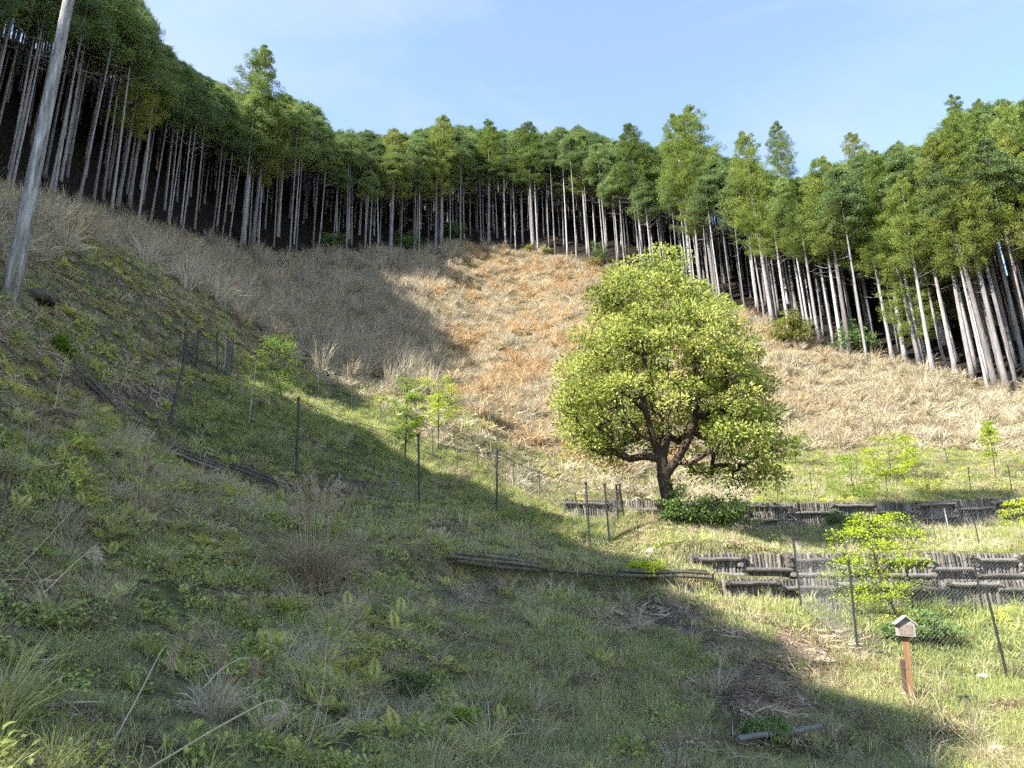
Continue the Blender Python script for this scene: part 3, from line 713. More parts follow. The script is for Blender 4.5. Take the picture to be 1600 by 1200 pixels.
print('trees kept', len(kept), 'of', len(trees)); trees = kept
# the thick trunk at left stands nearer than the wood
BIG = P(14, 468, 12.2)
def plant(x, y, H, kind, lab, grp, k, wid=1.0):
    tm, cm = KINDS[kind][k % len(KINDS[kind])]
    s = H / KH[kind]; sx = (0.55 + 0.45 * s) * wid
    z = z1(x, y)
    e = empty('cypress_tree' if 'cypress' in kind else 'cedar_tree', (x, y, z - 0.1), lab, 'tree', grp)
    rz = rt.uniform(0, 6.28); e.rotation_euler = (rt.normal(0, 0.012), rt.normal(0, 0.012), rz); e.scale = (sx, sx, s)
    obj('trunk', tm, e); obj('crown', cm, e)
    return e
ORD = 'first second third fourth fifth sixth seventh eighth ninth tenth eleventh twelfth thirteenth fourteenth fifteenth sixteenth seventeenth eighteenth nineteenth twentieth'.split()
rows_ = {}
for i, t_ in enumerate(trees):
    if t_[6] and t_[5] is not None: rows_.setdefault(t_[5], []).append((float(proj(t_[0], t_[1], z1(t_[0], t_[1]))[0]), i))
for g_, lst in rows_.items():
    lst.sort()
    for k, (px, i) in enumerate(lst):
        t_ = trees[i]; w = zone_of(px, True)[0]
        if k < len(ORD): trees[i] = t_[:4] + ('%s front-row trunk from left, %s' % (ORD[k], w),) + t_[5:]
vis = []
for t_ in trees:
    px, py, dep = proj(t_[0], t_[1], z1(t_[0], t_[1]))
    pt = float(proj(t_[0], t_[1], z1(t_[0], t_[1]) + t_[2])[0])
    inview = t_[1] > 10 and (-30 < px < 1640 or -30 < pt < 1640)
    ed = float(edge_dist(np.array([t_[0]]), np.array([t_[1]]))[0][0])
    vis.append((0 if t_[5] is None else (ed + (0 if inview else 1000)), inview))
order = sorted(range(len(trees)), key=lambda i: vis[i][0])
NIND = 285
mass = []
for n_, i in enumerate(order):
    t_ = trees[i]
    if n_ < NIND and vis[i][1]: plant(*t_[:6], i, 1.22 if t_[5] is None else 1.0)
    else: mass.append(t_)
big = plant(BIG[0], BIG[1], 26.0, 'cypress_thin', 'thick bare grey trunk standing forward of the wood at the far left', None, 0, 1.38)
big.rotation_euler = (0, R(-1.6), 0.0)
for c_ in big.children:
    if c_.name.startswith('trunk'):
        c_.data = c_.data.copy(); c_.data.materials[0] = M['bark_grey']
    if c_.name.startswith('crown'): c_.scale = (0.6, 0.6, 1.0)
# shade trees to the left of the picture: the same wood going on round the slope
tk, tl = [], []
for kk in ('cypress', 'cedar'):
    for a_, b_ in KINDS[kk]:
        tk.append((a_, b_, kk))
def joined(a, b_):
    m1 = MB()
    for me, off in ((a, 0), (b_, 1)):
        V = np.empty(len(me.vertices) * 3, np.float32); me.vertices.foreach_get('co', V)
        T = np.empty(len(me.vertices), np.float32); me.attributes['tone'].data.foreach_get('value', T)
        li = np.empty(len(me.loops), np.int32); me.loops.foreach_get('vertex_index', li)
        lt = np.empty(len(me.polygons), np.int32); me.polygons.foreach_get('loop_total', lt)
        mi = np.empty(len(me.polygons), np.int32); me.polygons.foreach_get('material_index', mi)
        ls = np.cumsum(lt) - lt
        base = m1.n; m1.v.append(V.reshape(-1, 3)); m1.t.append(T); m1.n += len(T)
        for c in (3, 4):
            for mm_ in (0, 1):
                s = (lt == c) & (mi == mm_)
                if s.any():
                    f = np.stack([li[ls[s] + q] for q in range(c)], 1) + base
                    m1.f.append(f); m1.mi.append(np.full(len(f), 0 if off == 0 else (1 if mm_ == 0 else 0), np.int32))
    return m1
jm = [joined(a_, b_).mesh('wood_tree', [M['bark'], M['hinoki'] if kk == 'cypress' else M['sugi']]) for a_, b_, kk in tk]
nc = len(KINDS['cypress'])
mp_, ms_, mi_ = [], [], []
for t_ in mass:
    cyp = 'cypress' in t_[3]
    i = rt.integers(0, nc) if cyp else nc + rt.integers(0, len(jm) - nc)
    s = t_[2] / (18.0 if cyp else 20.0); mp_.append((t_[0], t_[1], z1(t_[0], t_[1]) - 0.1)); ms_.append((0.55 + 0.45 * s, 0.55 + 0.45 * s, s)); mi_.append(i)
print('trees individual', min(NIND, len(trees)), 'mass', len(mass))
scatter('forest', 'dark mass of conifers deep in the wood behind the counted trees', jm, mp_, np.stack([np.zeros(len(mp_)), np.zeros(len(mp_)), rt.uniform(0, 6.28, len(mp_))], 1), np.array(ms_), mi_)
# the wood goes on round the slope to the left of the picture: its edge trees, whose shade falls over the near slope
SHADE_LINE = [(520, 668), (620, 715), (720, 760), (820, 805), (900, 850), (970, 880), (1060, 925), (1160, 965), (1260, 1010), (1360, 1055), (1440, 1090), (1500, 1120), (1560, 1170), (1600, 1230)]
sp, ss, si = [], [], []
sd = np.array(SUN_DIR)
for px, py in SHADE_LINE:
    g = G(px, py)
    tt = np.arange(8, 60, 0.25)
    q = g + tt[:, None] * sd
    hh = q[:, 2] - zt(q[:, 0], q[:, 1])
    for want in (17.0,):
        k = int(np.argmax(hh > want)) if (hh > want).any() else len(tt) - 1
        x, y, H = q[k, 0], q[k, 1], min(hh[k], 22)
        ppx = float(proj(x, y, z1(x, y))[0]) if y > 1 else -999
        ptx = float(proj(x, y, z1(x, y) + H * 0.6)[0]) if y > 1 else -999
        0 and print('shade tree', px, py, round(x, 1), round(y, 1), round(H, 1), round(ppx), round(ptx))
        if max(ppx, ptx) < -60 or y < 2:
            for dx, dy in ((-1.0, 0.0), (-3.2, 1.0), (-3.4, -1.2), (-5.8, 0.2), (-8.5, -0.6)):
                xx, yy = x + dx + rt.normal(0, .3), y + dy + rt.normal(0, .4)
                zz = z1(xx, yy); Hh = (g[2] + (q[k, 2] - g[2])) - zz + rt.uniform(-0.6, 0.2) if dx == -1.0 else rt.uniform(15, 18)
                Hh = min(Hh, cap_height(xx, yy))
                if Hh < 6: continue
                s = Hh / 18.0
                sp.append((xx, yy, zz - 0.1)); ss.append((0.6 + 0.4 * s, 0.6 + 0.4 * s, s)); si.append(rt.integers(0, nc))
# close the gaps of that shade: every shaded spot of the near slope needs a tree between it and the sun
allt = [(t_[0], t_[1], t_[2]) for t_ in trees] + [(a_[0], a_[1], b_[2] * 18.0) for a_, b_ in zip(sp, ss)]
SHADE_POLY = [(-60, 330), (120, 345), (260, 380), (420, 470), (470, 560), (330, 600), (470, 668), (700, 770), (950, 885), (1200, 1000), (1420, 1100), (1540, 1180), (1560, 1260), (-60, 1260)]
rs = np.random.default_rng(5)
cand_ = [(rs.uniform(-60, 1560), rs.uniform(330, 1260)) for _ in range(1000)]
for px, py in cand_:
    if not inpoly(np.array([px]), np.array([py]), SHADE_POLY)[0]: continue
    g = G(px, py); A = np.array(allt)
    d_ = A[:, :2] - g[:2]; al = d_ @ SXY; ac = np.abs(d_[:, 0] * SXY[1] - d_[:, 1] * SXY[0])
    near_ = np.where((al > 2) & (ac < 1.7))[0]
    blocked = False
    for k in near_:
        hh_ = g[2] + al[k] * STAN - z1(A[k, 0], A[k, 1])
        if 0.62 * A[k, 2] < hh_ < 0.97 * A[k, 2]: blocked = True; break
    if blocked: continue
    for al_ in rs.permutation(np.arange(9, 34, 1.5)):
        x, y = g[0] + SXY[0] * al_, g[1] + SXY[1] * al_
        hh_ = g[2] + al_ * STAN - z1(x, y); H = hh_ / 0.86
        if not (11 < H < 19.5) or H > cap_height(x, y): continue
        if y > 1:
            z0 = z1(x, y)
            if max(float(proj(x, y, z0)[0]), float(proj(x, y, z0 + H)[0]), float(proj(x, y, z0 + H * .6)[0])) > -150: continue
        if ((A[:, 0] - x) ** 2 + (A[:, 1] - y) ** 2).min() < 1.0 or math.hypot(x, y) < 3: continue
        sp.append((x, y, z1(x, y) - 0.1)); ss.append((0.6 + 0.4 * H / 18, 0.6 + 0.4 * H / 18, H / 18)); si.append(rt.integers(0, nc)); allt.append((x, y, H))
        break
print('shade trees', len(sp))
if sp:
    scatter('forest_beyond_the_frame', 'conifers of the same wood going on past the left edge', jm, sp, np.stack([np.zeros(len(sp)), np.zeros(len(sp)), rt.uniform(0, 6.28, len(sp))], 1), np.array(ss), si)

# ------------------------------------------------------------------ ground plants (kinds)
def k_patch(seed, n, rad, L0, L1, W, tilt=0.5, bend=0.9, mats='grass', tone=(0.45, 0.2)):
    r = np.random.default_rng(seed); mb = MB()
    a = r.uniform(0, 6.28, n); d = rad * np.sqrt(r.random(n))
    base = np.stack([d * np.cos(a), d * np.sin(a), np.full(n, -0.015)], 1)
    blades(mb, base, r.uniform(0, 6.28, n), np.abs(r.normal(0, tilt, n)), r.normal(bend * 0.6, bend * 0.5, n), r.uniform(L0, L1, n) * r.uniform(0.6, 1, n), np.full(n, W) * r.uniform(0.6, 1.3, n), np.clip(r.normal(*tone, n), 0, 1), 2, r=r)
    return mb.mesh('grass_patch', M[mats])
def k_tuft(seed, n, rad, L0, L1, W, mats, bend=1.1, tone=(0.5, 0.2), seg=3, fan=0.35):
    r = np.random.default_rng(seed); mb = MB()
    a = r.uniform(0, 6.28, n); d = rad * np.sqrt(r.random(n))
    base = np.stack([d * np.cos(a), d * np.sin(a), np.full(n, -0.03)], 1)
    blades(mb, base, a + r.normal(0, 0.6, n), np.abs(r.normal(fan * 0.6, fan * 0.6, n)), np.abs(r.normal(bend, bend * 0.5, n)), r.uniform(L0, L1, n), np.full(n, W) * r.uniform(0.6, 1.3, n), np.clip(r.normal(*tone, n), 0, 1), seg, r=r)
    return mb.mesh('tuft', M[mats])
def k_mat(seed, n, rad, L0, L1, W, mats, tone=(0.5, 0.22)):
    """straw lying down the slope, blades criss-crossed"""
    r = np.random.default_rng(seed); mb = MB()
    a = r.uniform(0, 6.28, n); d = rad * np.sqrt(r.random(n))
    base = np.stack([d * np.cos(a), d * np.sin(a), r.uniform(0.0, 0.10, n)], 1)
    blades(mb, base, r.uniform(0, 6.28, n), r.normal(1.05, 0.3, n), r.normal(0.5, 0.5, n), r.uniform(L0, L1, n), np.full(n, W) * r.uniform(0.6, 1.3, n), np.clip(r.normal(*tone, n), 0, 1), 2, r=r)
    return mb.mesh('straw_mat', M[mats])
def k_fern(seed, nf, L, mats='fern'):
    r = np.random.default_rng(seed); mb = MB()
    for k in range(nf):
        az = k * 6.28 / nf + r.normal(0, 0.35); Lf = L * r.uniform(0.7, 1.1); th = r.uniform(0.5, 0.9); bend = r.uniform(0.5, 1.1)
        n = 15; p = np.array([0, 0, 0.0]); path = []
        for q in range(n):
            t = th + bend * q / n
            d = np.array([math.sin(t) * math.cos(az), math.sin(t) * math.sin(az), math.cos(t)])
            path.append((p.copy(), d)); p = p + d * Lf / n
        tone = float(np.clip(r.normal(0.5, 0.15), 0, 1))
        c, dd, nn, LL = [], [], [], []
        side = np.array([-math.sin(az), math.cos(az), 0])
        for q, (pp, d) in enumerate(path):
            if q < 2: continue
            f = (q - 2) / (n - 3); ln = Lf * 0.30 * math.sin(math.pi * min(1, 0.18 + 0.8 * f)) + 0.01
            up = np.cross(d, side); up = up if up[2] > 0 else -up
            for sg in (-1, 1):
                c.append(pp); dd.append(side * sg + d * 0.45 - up * 0.1); nn.append(up + r.normal(0, 0.15, 3)); LL.append(ln * r.uniform(0.85, 1.1))
        c, dd, nn, LL = map(np.array, (c, dd, nn, LL))
        leaves(mb, c, dd, nn, LL, np.maximum(0.010, Lf * 0.055) * np.ones(len(LL)), np.clip(tone + r.normal(0, 0.1, len(LL)), 0, 1), 0)
    return mb.mesh('fern', M[mats])
def k_weed(seed, n, rad, h, leaf, mats='weed'):
    r = np.random.default_rng(seed); mb = MB()
    a = r.uniform(0, 6.28, n); d = rad * np.sqrt(r.random(n))
    c = np.stack([d * np.cos(a), d * np.sin(a), h * r.random(n) ** 0.7 * (1.1 - d / rad * 0.6)], 1)
    leaves(mb, c, np.stack([np.cos(a), np.sin(a), np.zeros(n)], 1) + rdir(n, r) * 0.8, rdir(n, r) * 0.6 + np.array([0, 0, 1.0]), r.uniform(0.6, 1.2, n) * leaf, r.uniform(0.4, 0.65, n) * leaf, np.clip(r.normal(0.5, 0.2, n), 0, 1), 0, 0.06)
    for _ in range(7):
        az = r.uniform(0, 6.28); q = np.array([[0, 0, -0.02], [math.cos(az) * rad * .4, math.sin(az) * rad * .4, h * .5], [math.cos(az) * rad * .8, math.sin(az) * rad * .8, h * .85]])
        tube(mb, q, [0.004, 0.003, 0.001], 3, 0.2, cap=False)
    return mb.mesh('weed', M[mats])
def k_litter(seed, n, rad, ws=1.0):
    r = np.random.default_rng(seed); mb = MB()
    a = r.uniform(0, 6.28, n); d = rad * np.sqrt(r.random(n))
    base = np.stack([d * np.cos(a), d * np.sin(a), r.uniform(0.0, 0.03, n)], 1)
    blades(mb, base, r.uniform(0, 6.28, n), r.normal(1.4, 0.18, n), r.normal(0.1, 0.35, n), r.uniform(0.05, 0.26, n), r.uniform(0.003, 0.009, n) * ws, np.clip(r.normal(0.5, 0.25, n), 0, 1), 2, r=r)
    n2 = n // 2
    a = r.uniform(0, 6.28, n2); d = rad * np.sqrt(r.random(n2))
    leaves(mb, np.stack([d * np.cos(a), d * np.sin(a), r.uniform(0.005, 0.03, n2)], 1), rdir(n2, r) * np.array([1, 1, .25]), rdir(n2, r) * 0.4 + np.array([0, 0, 1.]), r.uniform(0.02, 0.06, n2), r.uniform(0.012, 0.03, n2), np.clip(r.normal(0.5, 0.25, n2), 0, 1))
    return mb.mesh('litter', M['litter'])

# survey points on the ground, thick near by, thinner far off
def survey(x0, x1, y0, y1, dens, seed):
    r = np.random.default_rng(seed)
    n = int((x1 - x0) * (y1 - y0) * dens)
    x, y = r.uniform(x0, x1, n), r.uniform(y0, y1, n)
    px, py, dep = proj(x, y, tps(x, y) + steps(x, y))
    ok = (px > -140) & (px < 1740) & (py > 200) & (py < 1420) & (y > 1.0)
    x, y = x[ok], y[ok]
    z = zt(x, y); px, py, dep = proj(x, y, z)
    zn = zone(px + (fbm(x * 1.1, y * 1.1, 3) - 0.5) * 60, py + (fbm(x * 1.3 + 9, y * 1.3, 3) - 0.5) * 30)
    ed, _, gk = edge_dist(x, y)
    zn[(ed > 0.8) & gk] = -1
    wall = np.zeros(len(x), bool)
    for a, h, s in STEPS[:3]:
        yl = np.interp(x, a[:, 0], a[:, 1]); wall |= (np.abs(y - yl + 0.05) < 0.28) & (x > a[0, 0] + (4.3 if a is STEPS[1][0] else 0.6))
    y1_, y2_ = np.interp(x, STEPS[1][0][:, 0], STEPS[1][0][:, 1]), np.interp(x, STEPS[0][0][:, 0], STEPS[0][0][:, 1])
    wall |= (y > y1_ - 0.45) & (y < y2_ + 0.1) & (x > W1L[4, 0])
    zn[wall] = -1
    return dict(x=x, y=y, z=z, px=px, py=py, zn=zn, r=r, dens=dens, n1=fbm(x * 0.55 + 40, y * 0.55, 4), n2=fbm(x * 1.7, y * 1.7 + 80, 3), soil=soilmask(px, py), dep=dep)
near = survey(-13, 21, 1.2, 31.5, 75, 11)
far = survey(-46, 48, 31.5, 76, 14, 12)
lft = survey(-30, -13, 8, 31.5, 18, 13)
def pick(S, dens):
    return S['r'].random(len(S['x'])) < dens / S['dens']
def lay(name, label, meshes, sets, smin, smax, tint, align=0.0, sink=0.0, farm=(), ycut=12.5, fk=0.5):
    """sets: list of (survey, density array)"""
    pos, eul, scl, idx, tin = [], [], [], [], []
    for S, dens in sets:
        dens = np.where((S['y'] > ycut) & (len(farm) > 0), dens * fk, dens)
        k = pick(S, dens)
        if not k.any(): continue
        x, y, z = S['x'][k], S['y'][k], S['z'][k]; r = S['r']; n = len(x)
        up = np.tile(np.array([0., 0, 1]), (n, 1)) * (1 - align)
        if align > 0: up = up + normal(x, y) * align
        up = up + r.normal(0, 0.08, (n, 3)) * np.array([1, 1, 0])
        pos.append(np.stack([x, y, z - sink], 1)); eul.append(euler_from_axes(up, r.uniform(0, 6.28, n)))
        sv = r.uniform(smin, smax, n) * (0.8 + 0.4 * S['n2'][k]); scl.append(np.stack([sv, sv, sv * r.uniform(0.8, 1.2, n)], 1))
        idx.append(np.where((y > ycut) & (len(farm) > 0), len(meshes) + r.integers(0, max(1, len(farm)), n), r.integers(0, len(meshes), n)))
        tin.append(np.clip(tint(S, k), 0, 1))
    pos = np.concatenate(pos); print(name, len(pos))
    return scatter(name, label, list(meshes) + list(farm), pos, np.concatenate(eul), np.concatenate(scl), np.concatenate(idx), np.concatenate(tin))
def dz(S, **kw):                            # density table by zone name
    d = np.zeros(len(S['x']))
    for k, v in kw.items():
        m = S['zn'] == dict(FORE=0, LIT=LIT, T1=T1, T2=T2, T3=T3, GRL=GRL, SUN=SUNZ, UPL=UPL, DRYR=DRYR, DRYL=DRYL)[k]
        d[m] = (v[m] if np.ndim(v) else v)
    return d
def hard(v, lo, hi): return sstep(lo, hi, v)
for S in (near, far, lft):
    S['right'] = sstep(480, 860, S['px'])    # 0 rough left slope, 1 short turf on the right
    S['clump'] = hard(S['n1'], 0.45, 0.62)
    S['ns'] = 1 - S['soil']
N_, F_, L_ = near, far, lft
lay('grass', 'short green and olive turf over the slope and terraces',
    [k_patch(100 + i, 150, 0.21, 0.05, 0.15, 0.0042, 0.55, 0.9, 'grass') for i in range(4)],
    [(N_, dz(N_, FORE=(9 + 14 * N_['right']) * (0.45 + 0.9 * N_['n2']) * (0.08 + 0.92 * N_['ns']), LIT=16 * (0.4 + N_['n2'] * .8) * N_['ns'], T1=20., T2=11 * (0.3 + N_['clump']), T3=13., GRL=16 * (0.15 + 0.85 * N_['ns']), SUN=8 * (0.3 + N_['clump']), UPL=4 * N_['ns'])),
     (F_, dz(F_, T3=10., SUN=6., DRYR=0.8)), (L_, dz(L_, UPL=4., FORE=4.))], 0.8, 1.5,
    lambda S, k: np.where(np.isin(S['zn'][k], (T1, T3, GRL)), 0.55, np.where(np.isin(S['zn'][k], (LIT, T2, SUNZ)), 0.85, 0.12)) + (S['n1'][k] - 0.5) * 1.2, 0.6, farm=[k_patch(120 + i, 110, 0.32, 0.06, 0.16, 0.010, 0.55, 0.9, 'grass') for i in range(4)])
lay('olive_grass', 'short dry and olive grass among the green turf',
    [k_patch(140 + i, 120, 0.22, 0.06, 0.17, 0.0042, 0.7, 1.0, 'oliveg', (0.5, 0.25)) for i in range(3)],
    [(N_, dz(N_, FORE=(6 + 8 * N_['right']) * (0.3 + 1.2 * (1 - N_['n2'])) * (0.1 + 0.9 * N_['ns']), LIT=13., T1=5., T2=15 * (0.4 + N_['n2']), T3=8., GRL=2.5, SUN=9., UPL=2.5)),
     (F_, dz(F_, T3=6., SUN=7., DRYR=4.0, DRYL=1.)), (L_, dz(L_, UPL=3., DRYL=2.))], 0.8, 1.5,
    lambda S, k: 0.5 + 0.6 * S['n2'][k] + np.where(np.isin(S['zn'][k], (0, UPL)), 0.15, 0.0), 0.6, farm=[k_patch(150 + i, 90, 0.34, 0.07, 0.19, 0.011, 0.7, 1.0, 'oliveg', (0.5, 0.25)) for i in range(3)])
lay('tall_grass', 'arching green grass tufts',
    [k_tuft(200 + i, 70, 0.07, 0.22, 0.48, 0.006, 'grass', 1.1, seg=3) for i in range(4)],
    [(N_, dz(N_, FORE=(2.6 * hard(N_['n2'], .45, .7) + 3.2 * (1 - N_['right']) * N_['clump'] * sstep(7.5, 4.5, N_['y'])) * N_['ns'] * (1 - 0.6 * N_['right']), LIT=1.6, T1=5 * N_['clump'] + 1.0, T2=1.8 * N_['clump'], T3=5 * N_['clump'] + 1, GRL=7 * (0.3 + N_['clump']) * N_['ns'], SUN=1.5)),
     (F_, dz(F_, T3=3., SUN=1.5))], 0.6, 1.15,
    lambda S, k: np.where(np.isin(S['zn'][k], (0,)), 0.10, 0.55) + (S['n1'][k] - 0.5) * 0.8, 0.2, farm=[k_tuft(220 + i, 40, 0.08, 0.22, 0.48, 0.012, 'grass', 1.1, seg=2) for i in range(4)], fk=0.8)
lay('dry_tufts_grass', 'dry straw tufts standing among the slope plants',
    [k_tuft(240 + i, 60, 0.09, 0.18, 0.50, 0.0045, 'straw', 1.2, (0.5, 0.22), fan=0.5) for i in range(4)],
    [(N_, dz(N_, FORE=(5.0 - 3.0 * N_['right']) * (0.35 + 1.1 * N_['clump']) * sstep(3.6, 5.5, N_['dep']), LIT=1.8, T1=0.4, T2=1.6, T3=1.5, GRL=0.7, SUN=2.6, UPL=1.0, DRYL=4., DRYR=3.)),
     (F_, dz(F_, T3=1.6, SUN=2.5)), (L_, dz(L_, UPL=1.2, DRYL=4.))], 0.6, 1.2, lambda S, k: 0.05 + 0.2 * S['n2'][k], 0.3, farm=[k_tuft(250 + i, 36, 0.09, 0.18, 0.50, 0.011, 'straw', 1.2, (0.5, 0.22), seg=2, fan=0.5) for i in range(4)], fk=0.8)
lay('fern_undergrowth', 'low ferns covering the shaded slope',
    [k_fern(300 + i, 5 + i % 3, 0.26 + 0.05 * (i % 3)) for i in range(6)],
    [(N_, dz(N_, FORE=(13 * (1 - N_['right']) + 1.4 * (1 - sstep(850, 1000, N_['px']))) * (0.35 + 1.0 * N_['clump']) * N_['ns'] * sstep(3.6, 5.2, N_['dep']), UPL=13 * (0.35 + N_['clump']) * N_['ns'], GRL=0.8, SUN=1.5)),
     (F_, dz(F_, SUN=1.0, UPL=6.)), (L_, dz(L_, UPL=8 * (0.4 + L_['clump']), FORE=5.))], 0.42, 0.85,
    lambda S, k: np.where(S['zn'][k] == UPL, 0.5, 0.28) + (S['n1'][k] - 0.45) * 1.3, 0.55)
lay('leafy_weeds', 'small leafy weeds between the ferns and grass',
    [k_weed(330 + i, 90, 0.16, 0.14, 0.040) for i in range(4)],
    [(N_, dz(N_, FORE=(8 * (1 - N_['right']) + 1.2) * hard(N_['n2'], .42, .62) * N_['ns'] * 1.4, T1=2.5 * N_['clump'], T2=0.7, T3=1.5, GRL=1.5, SUN=3.5 * N_['clump'], UPL=3.2 * hard(N_['n2'], .4, .6))),
     (F_, dz(F_, SUN=3., T3=1.5, DRYR=0.10)), (L_, dz(L_, UPL=3.))], 0.6, 1.4,
    lambda S, k: np.where(np.isin(S['zn'][k], (SUNZ, T3, T1, DRYR)), 0.8, np.where(S['zn'][k] == UPL, 0.4, 0.2)) + (S['n1'][k] - 0.5) * 0.5, 0.6)
lay('plant_litter', 'dead stems, needles and leaves lying on the soil',
    [k_litter(360 + i, 110, 0.24) for i in range(4)],
    [(N_, dz(N_, FORE=5. * (0.5 + 1.6 * N_['soil']) * (0.25 + 0.75 * sstep(5, 8, N_['dep'])), LIT=3., T2=3., T1=0.6, T3=2.5, GRL=2.5 + 4 * N_['soil'], SUN=5., UPL=7.)),
     (F_, dz(F_, SUN=4., T3=2.)), (L_, dz(L_, UPL=7., FORE=5., DRYL=3.))], 0.8, 1.5, lambda S, k: 0 * S['n1'][k], 1.0, fk=0.45, farm=[k_litter(366 + i, 60, 0.34, 2.2) for i in range(3)])
lay('straw_mat_grass', 'matted pale straw lying over the dry hillside',
    [k_mat(400 + i, 85, 0.45, 0.22, 0.60, 0.028, 'straw', (0.5, 0.30)) for i in range(5)],
    [(N_, dz(N_, DRYL=4., DRYR=5., SUN=1.2)), (F_, dz(F_, DRYR=3.4 * (0.2 + 1.0 * F_['n2']), DRYL=1.8, SUN=1.6, T3=0.4)), (L_, dz(L_, DRYL=4.))], 0.7, 1.3,
    lambda S, k: np.where(S['zn'][k] == DRYR, 0.12 + 0.6 * hard(S['n1'][k], 0.38, 0.62) * sstep(1450, 950, S['px'][k]), 0.05), 0.9)
lay('dry_grass', 'straw and russet tussocks of dry grass over the hillside',
    [k_tuft(430 + i, 85, 0.18, 0.45, 1.05, 0.024, 'straw', 1.25, (0.5, 0.27), fan=0.42) for i in range(6)],
    [(N_, dz(N_, DRYL=2.6, DRYR=1.4)), (F_, dz(F_, DRYR=2.5 * (0.2 + 1.1 * hard(F_['n2'], .4, .65)), DRYL=1.4, SUN=0.12)), (L_, dz(L_, DRYL=2.6))], 0.4, 1.35,
    lambda S, k: np.where(S['zn'][k] == DRYR, (S['r'].random(int(k.sum())) < 0.25 + 0.5 * hard(S['n1'][k], 0.40, 0.6)) * sstep(1500, 950, S['px'][k]) * 0.85 + 0.08, 0.12) + S['r'].normal(0, 0.15, int(k.sum())), 0.15)
lay('tall_dry_grass', 'tall upright dead grass on the shaded half of the hillside',
    [k_tuft(460 + i, 60, 0.22, 0.8, 1.6, 0.022, 'greystraw', 0.7, (0.5, 0.28), fan=0.25) for i in range(5)],
    [(N_, dz(N_, DRYL=0.8)), (F_, dz(F_, DRYL=3.0 * (0.3 + F_['clump']), DRYR=0.05)), (L_, dz(L_, DRYL=1.6))], 0.45, 1.2, lambda S, k: 0.08 + 0.1 * S['n2'][k], 0.05)

# ------------------------------------------------------------------ broadleaf trees, saplings, shrubs
def grow(nodes, parents, targets, sag=0.0, r=rng, sub=3, wig=0.06):
    """carry branches from the skeleton to every leaf clump"""
    nodes = [np.array(p, float) for p in nodes]; parents = list(parents); tip = []
    root = nodes[0]
    order = np.argsort(np.linalg.norm(np.array(targets) - nodes[min(3, len(nodes) - 1)], axis=1))
    for i in order:
        t = np.array(targets[i], float); A = np.array(nodes)
        dd = np.linalg.norm(A - t, axis=1) + 0.9 * np.maximum(0, A[:, 2] - t[2] + 0.05)
        dd[0] += 5
        j = int(np.argmin(dd)); a = nodes[j]; L = np.linalg.norm(t - a); prev = j
        for k in range(1, sub + 1):
            f = k / sub
            p = a + (t - a) * f + np.array([0, 0, -sag * L * math.sin(math.pi * f)]) + (r.normal(0, wig * L, 3) if k < sub else 0)
            nodes.append(p); parents.append(prev); prev = len(nodes) - 1
        tip.append(prev)
    w = np.zeros(len(nodes)); w[tip] = 1
    for k in range(len(nodes) - 1, 0, -1):
        w[parents[k]] += w[k]
    return nodes, parents, w
def wood_mesh(nodes, parents, w, rtip, expo, r0=None, name='trunk', mat='bark_dark', flare=0.0):
    mb = MB(); rad = rtip * np.maximum(w, 1) ** expo
    if r0 is not None:
        rad = np.minimum(rad, r0)
    for k in range(1, len(nodes)):
        a, b_ = nodes[parents[k]], nodes[k]
        ra = min(rad[parents[k]], rad[k] * 1.6)
        if parents[k] == 0: ra = rad[0] * (1 + flare)
        sides = 9 if rad[k] > 0.08 else (6 if rad[k] > 0.025 else 4)
        d = (b_ - a); tube(mb, [a - d * 0.02, a + d * 0.5, b_ + d * 0.03], [ra, (ra + rad[k]) / 2, rad[k]], sides, 0.5, cap=False)
    return mb.mesh(name, M[mat], True)
def clump(mb, c, rad, n, L, W, r, up=0.5, flat=0.75, tone0=0.5, mi=0, tv=0.14):
    v = rdir(n, r); v[:, 2] = np.where(r.random(n) < 0.72, np.abs(v[:, 2]), v[:, 2])
    rr = rad * r.random(n)[:, None] ** 0.40
    p = c + v * rr * np.array([1, 1, flat])
    d = v + rdir(n, r) * 0.7 + np.array([0, 0, -0.15])
    nn = rdir(n, r) * 0.7 + v * 0.5 + np.array([0, 0, up])
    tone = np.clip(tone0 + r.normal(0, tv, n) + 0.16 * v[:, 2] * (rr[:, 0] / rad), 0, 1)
    leaves(mb, p, d, nn, r.uniform(0.7, 1.2, n) * L, r.uniform(0.8, 1.15, n) * W, tone, mi, 0.07)

# the big round evergreen
TY = 23.0
rc = np.random.default_rng(77)
EXT = [(394, 966, 1032), (410, 942, 1062), (450, 922, 1104), (490, 906, 1152), (530, 888, 1186), (570, 872, 1200), (610, 861, 1208), (650, 863, 1214), (685, 880, 1226), (715, 915, 1232), (740, 960, 1228)]
ea = np.array(EXT, float)
base = G(1050, 816); TYb = base[1]
sk_px = [(1050, 818, TYb), (1044, 780, TYb), (1037, 742, TYb), (1034, 715, TYb), (1022, 690, TYb - .2), (1008, 640, TYb - .3), (1000, 580, TYb), (1056, 722, TYb - .1), (1074, 690, TYb - .3), (1088, 650, TYb - .2), (1092, 590, TYb + .2), (1044, 680, TYb + .4), (1046, 620, TYb + .7), (1040, 540, TYb + .3), (1060, 690, TYb + 1.2), (1030, 680, TYb - 1.4), (1076, 726, TYb - .5), (1112, 705, TYb - .7), (1000, 680, TYb - .4), (968, 632, TYb - .5), (970, 610, TYb - .8), (1120, 640, TYb - .9)]
sk_par = [0, 0, 1, 2, 3, 4, 5, 2, 7, 8, 9, 3, 11, 12, 11, 4, 7, 16, 4, 18, 5, 9]
sk = [P(*p) for p in sk_px]; sk[0] = base - np.array([0, 0, 0.15])
targets, rads = [], []
tries = 0
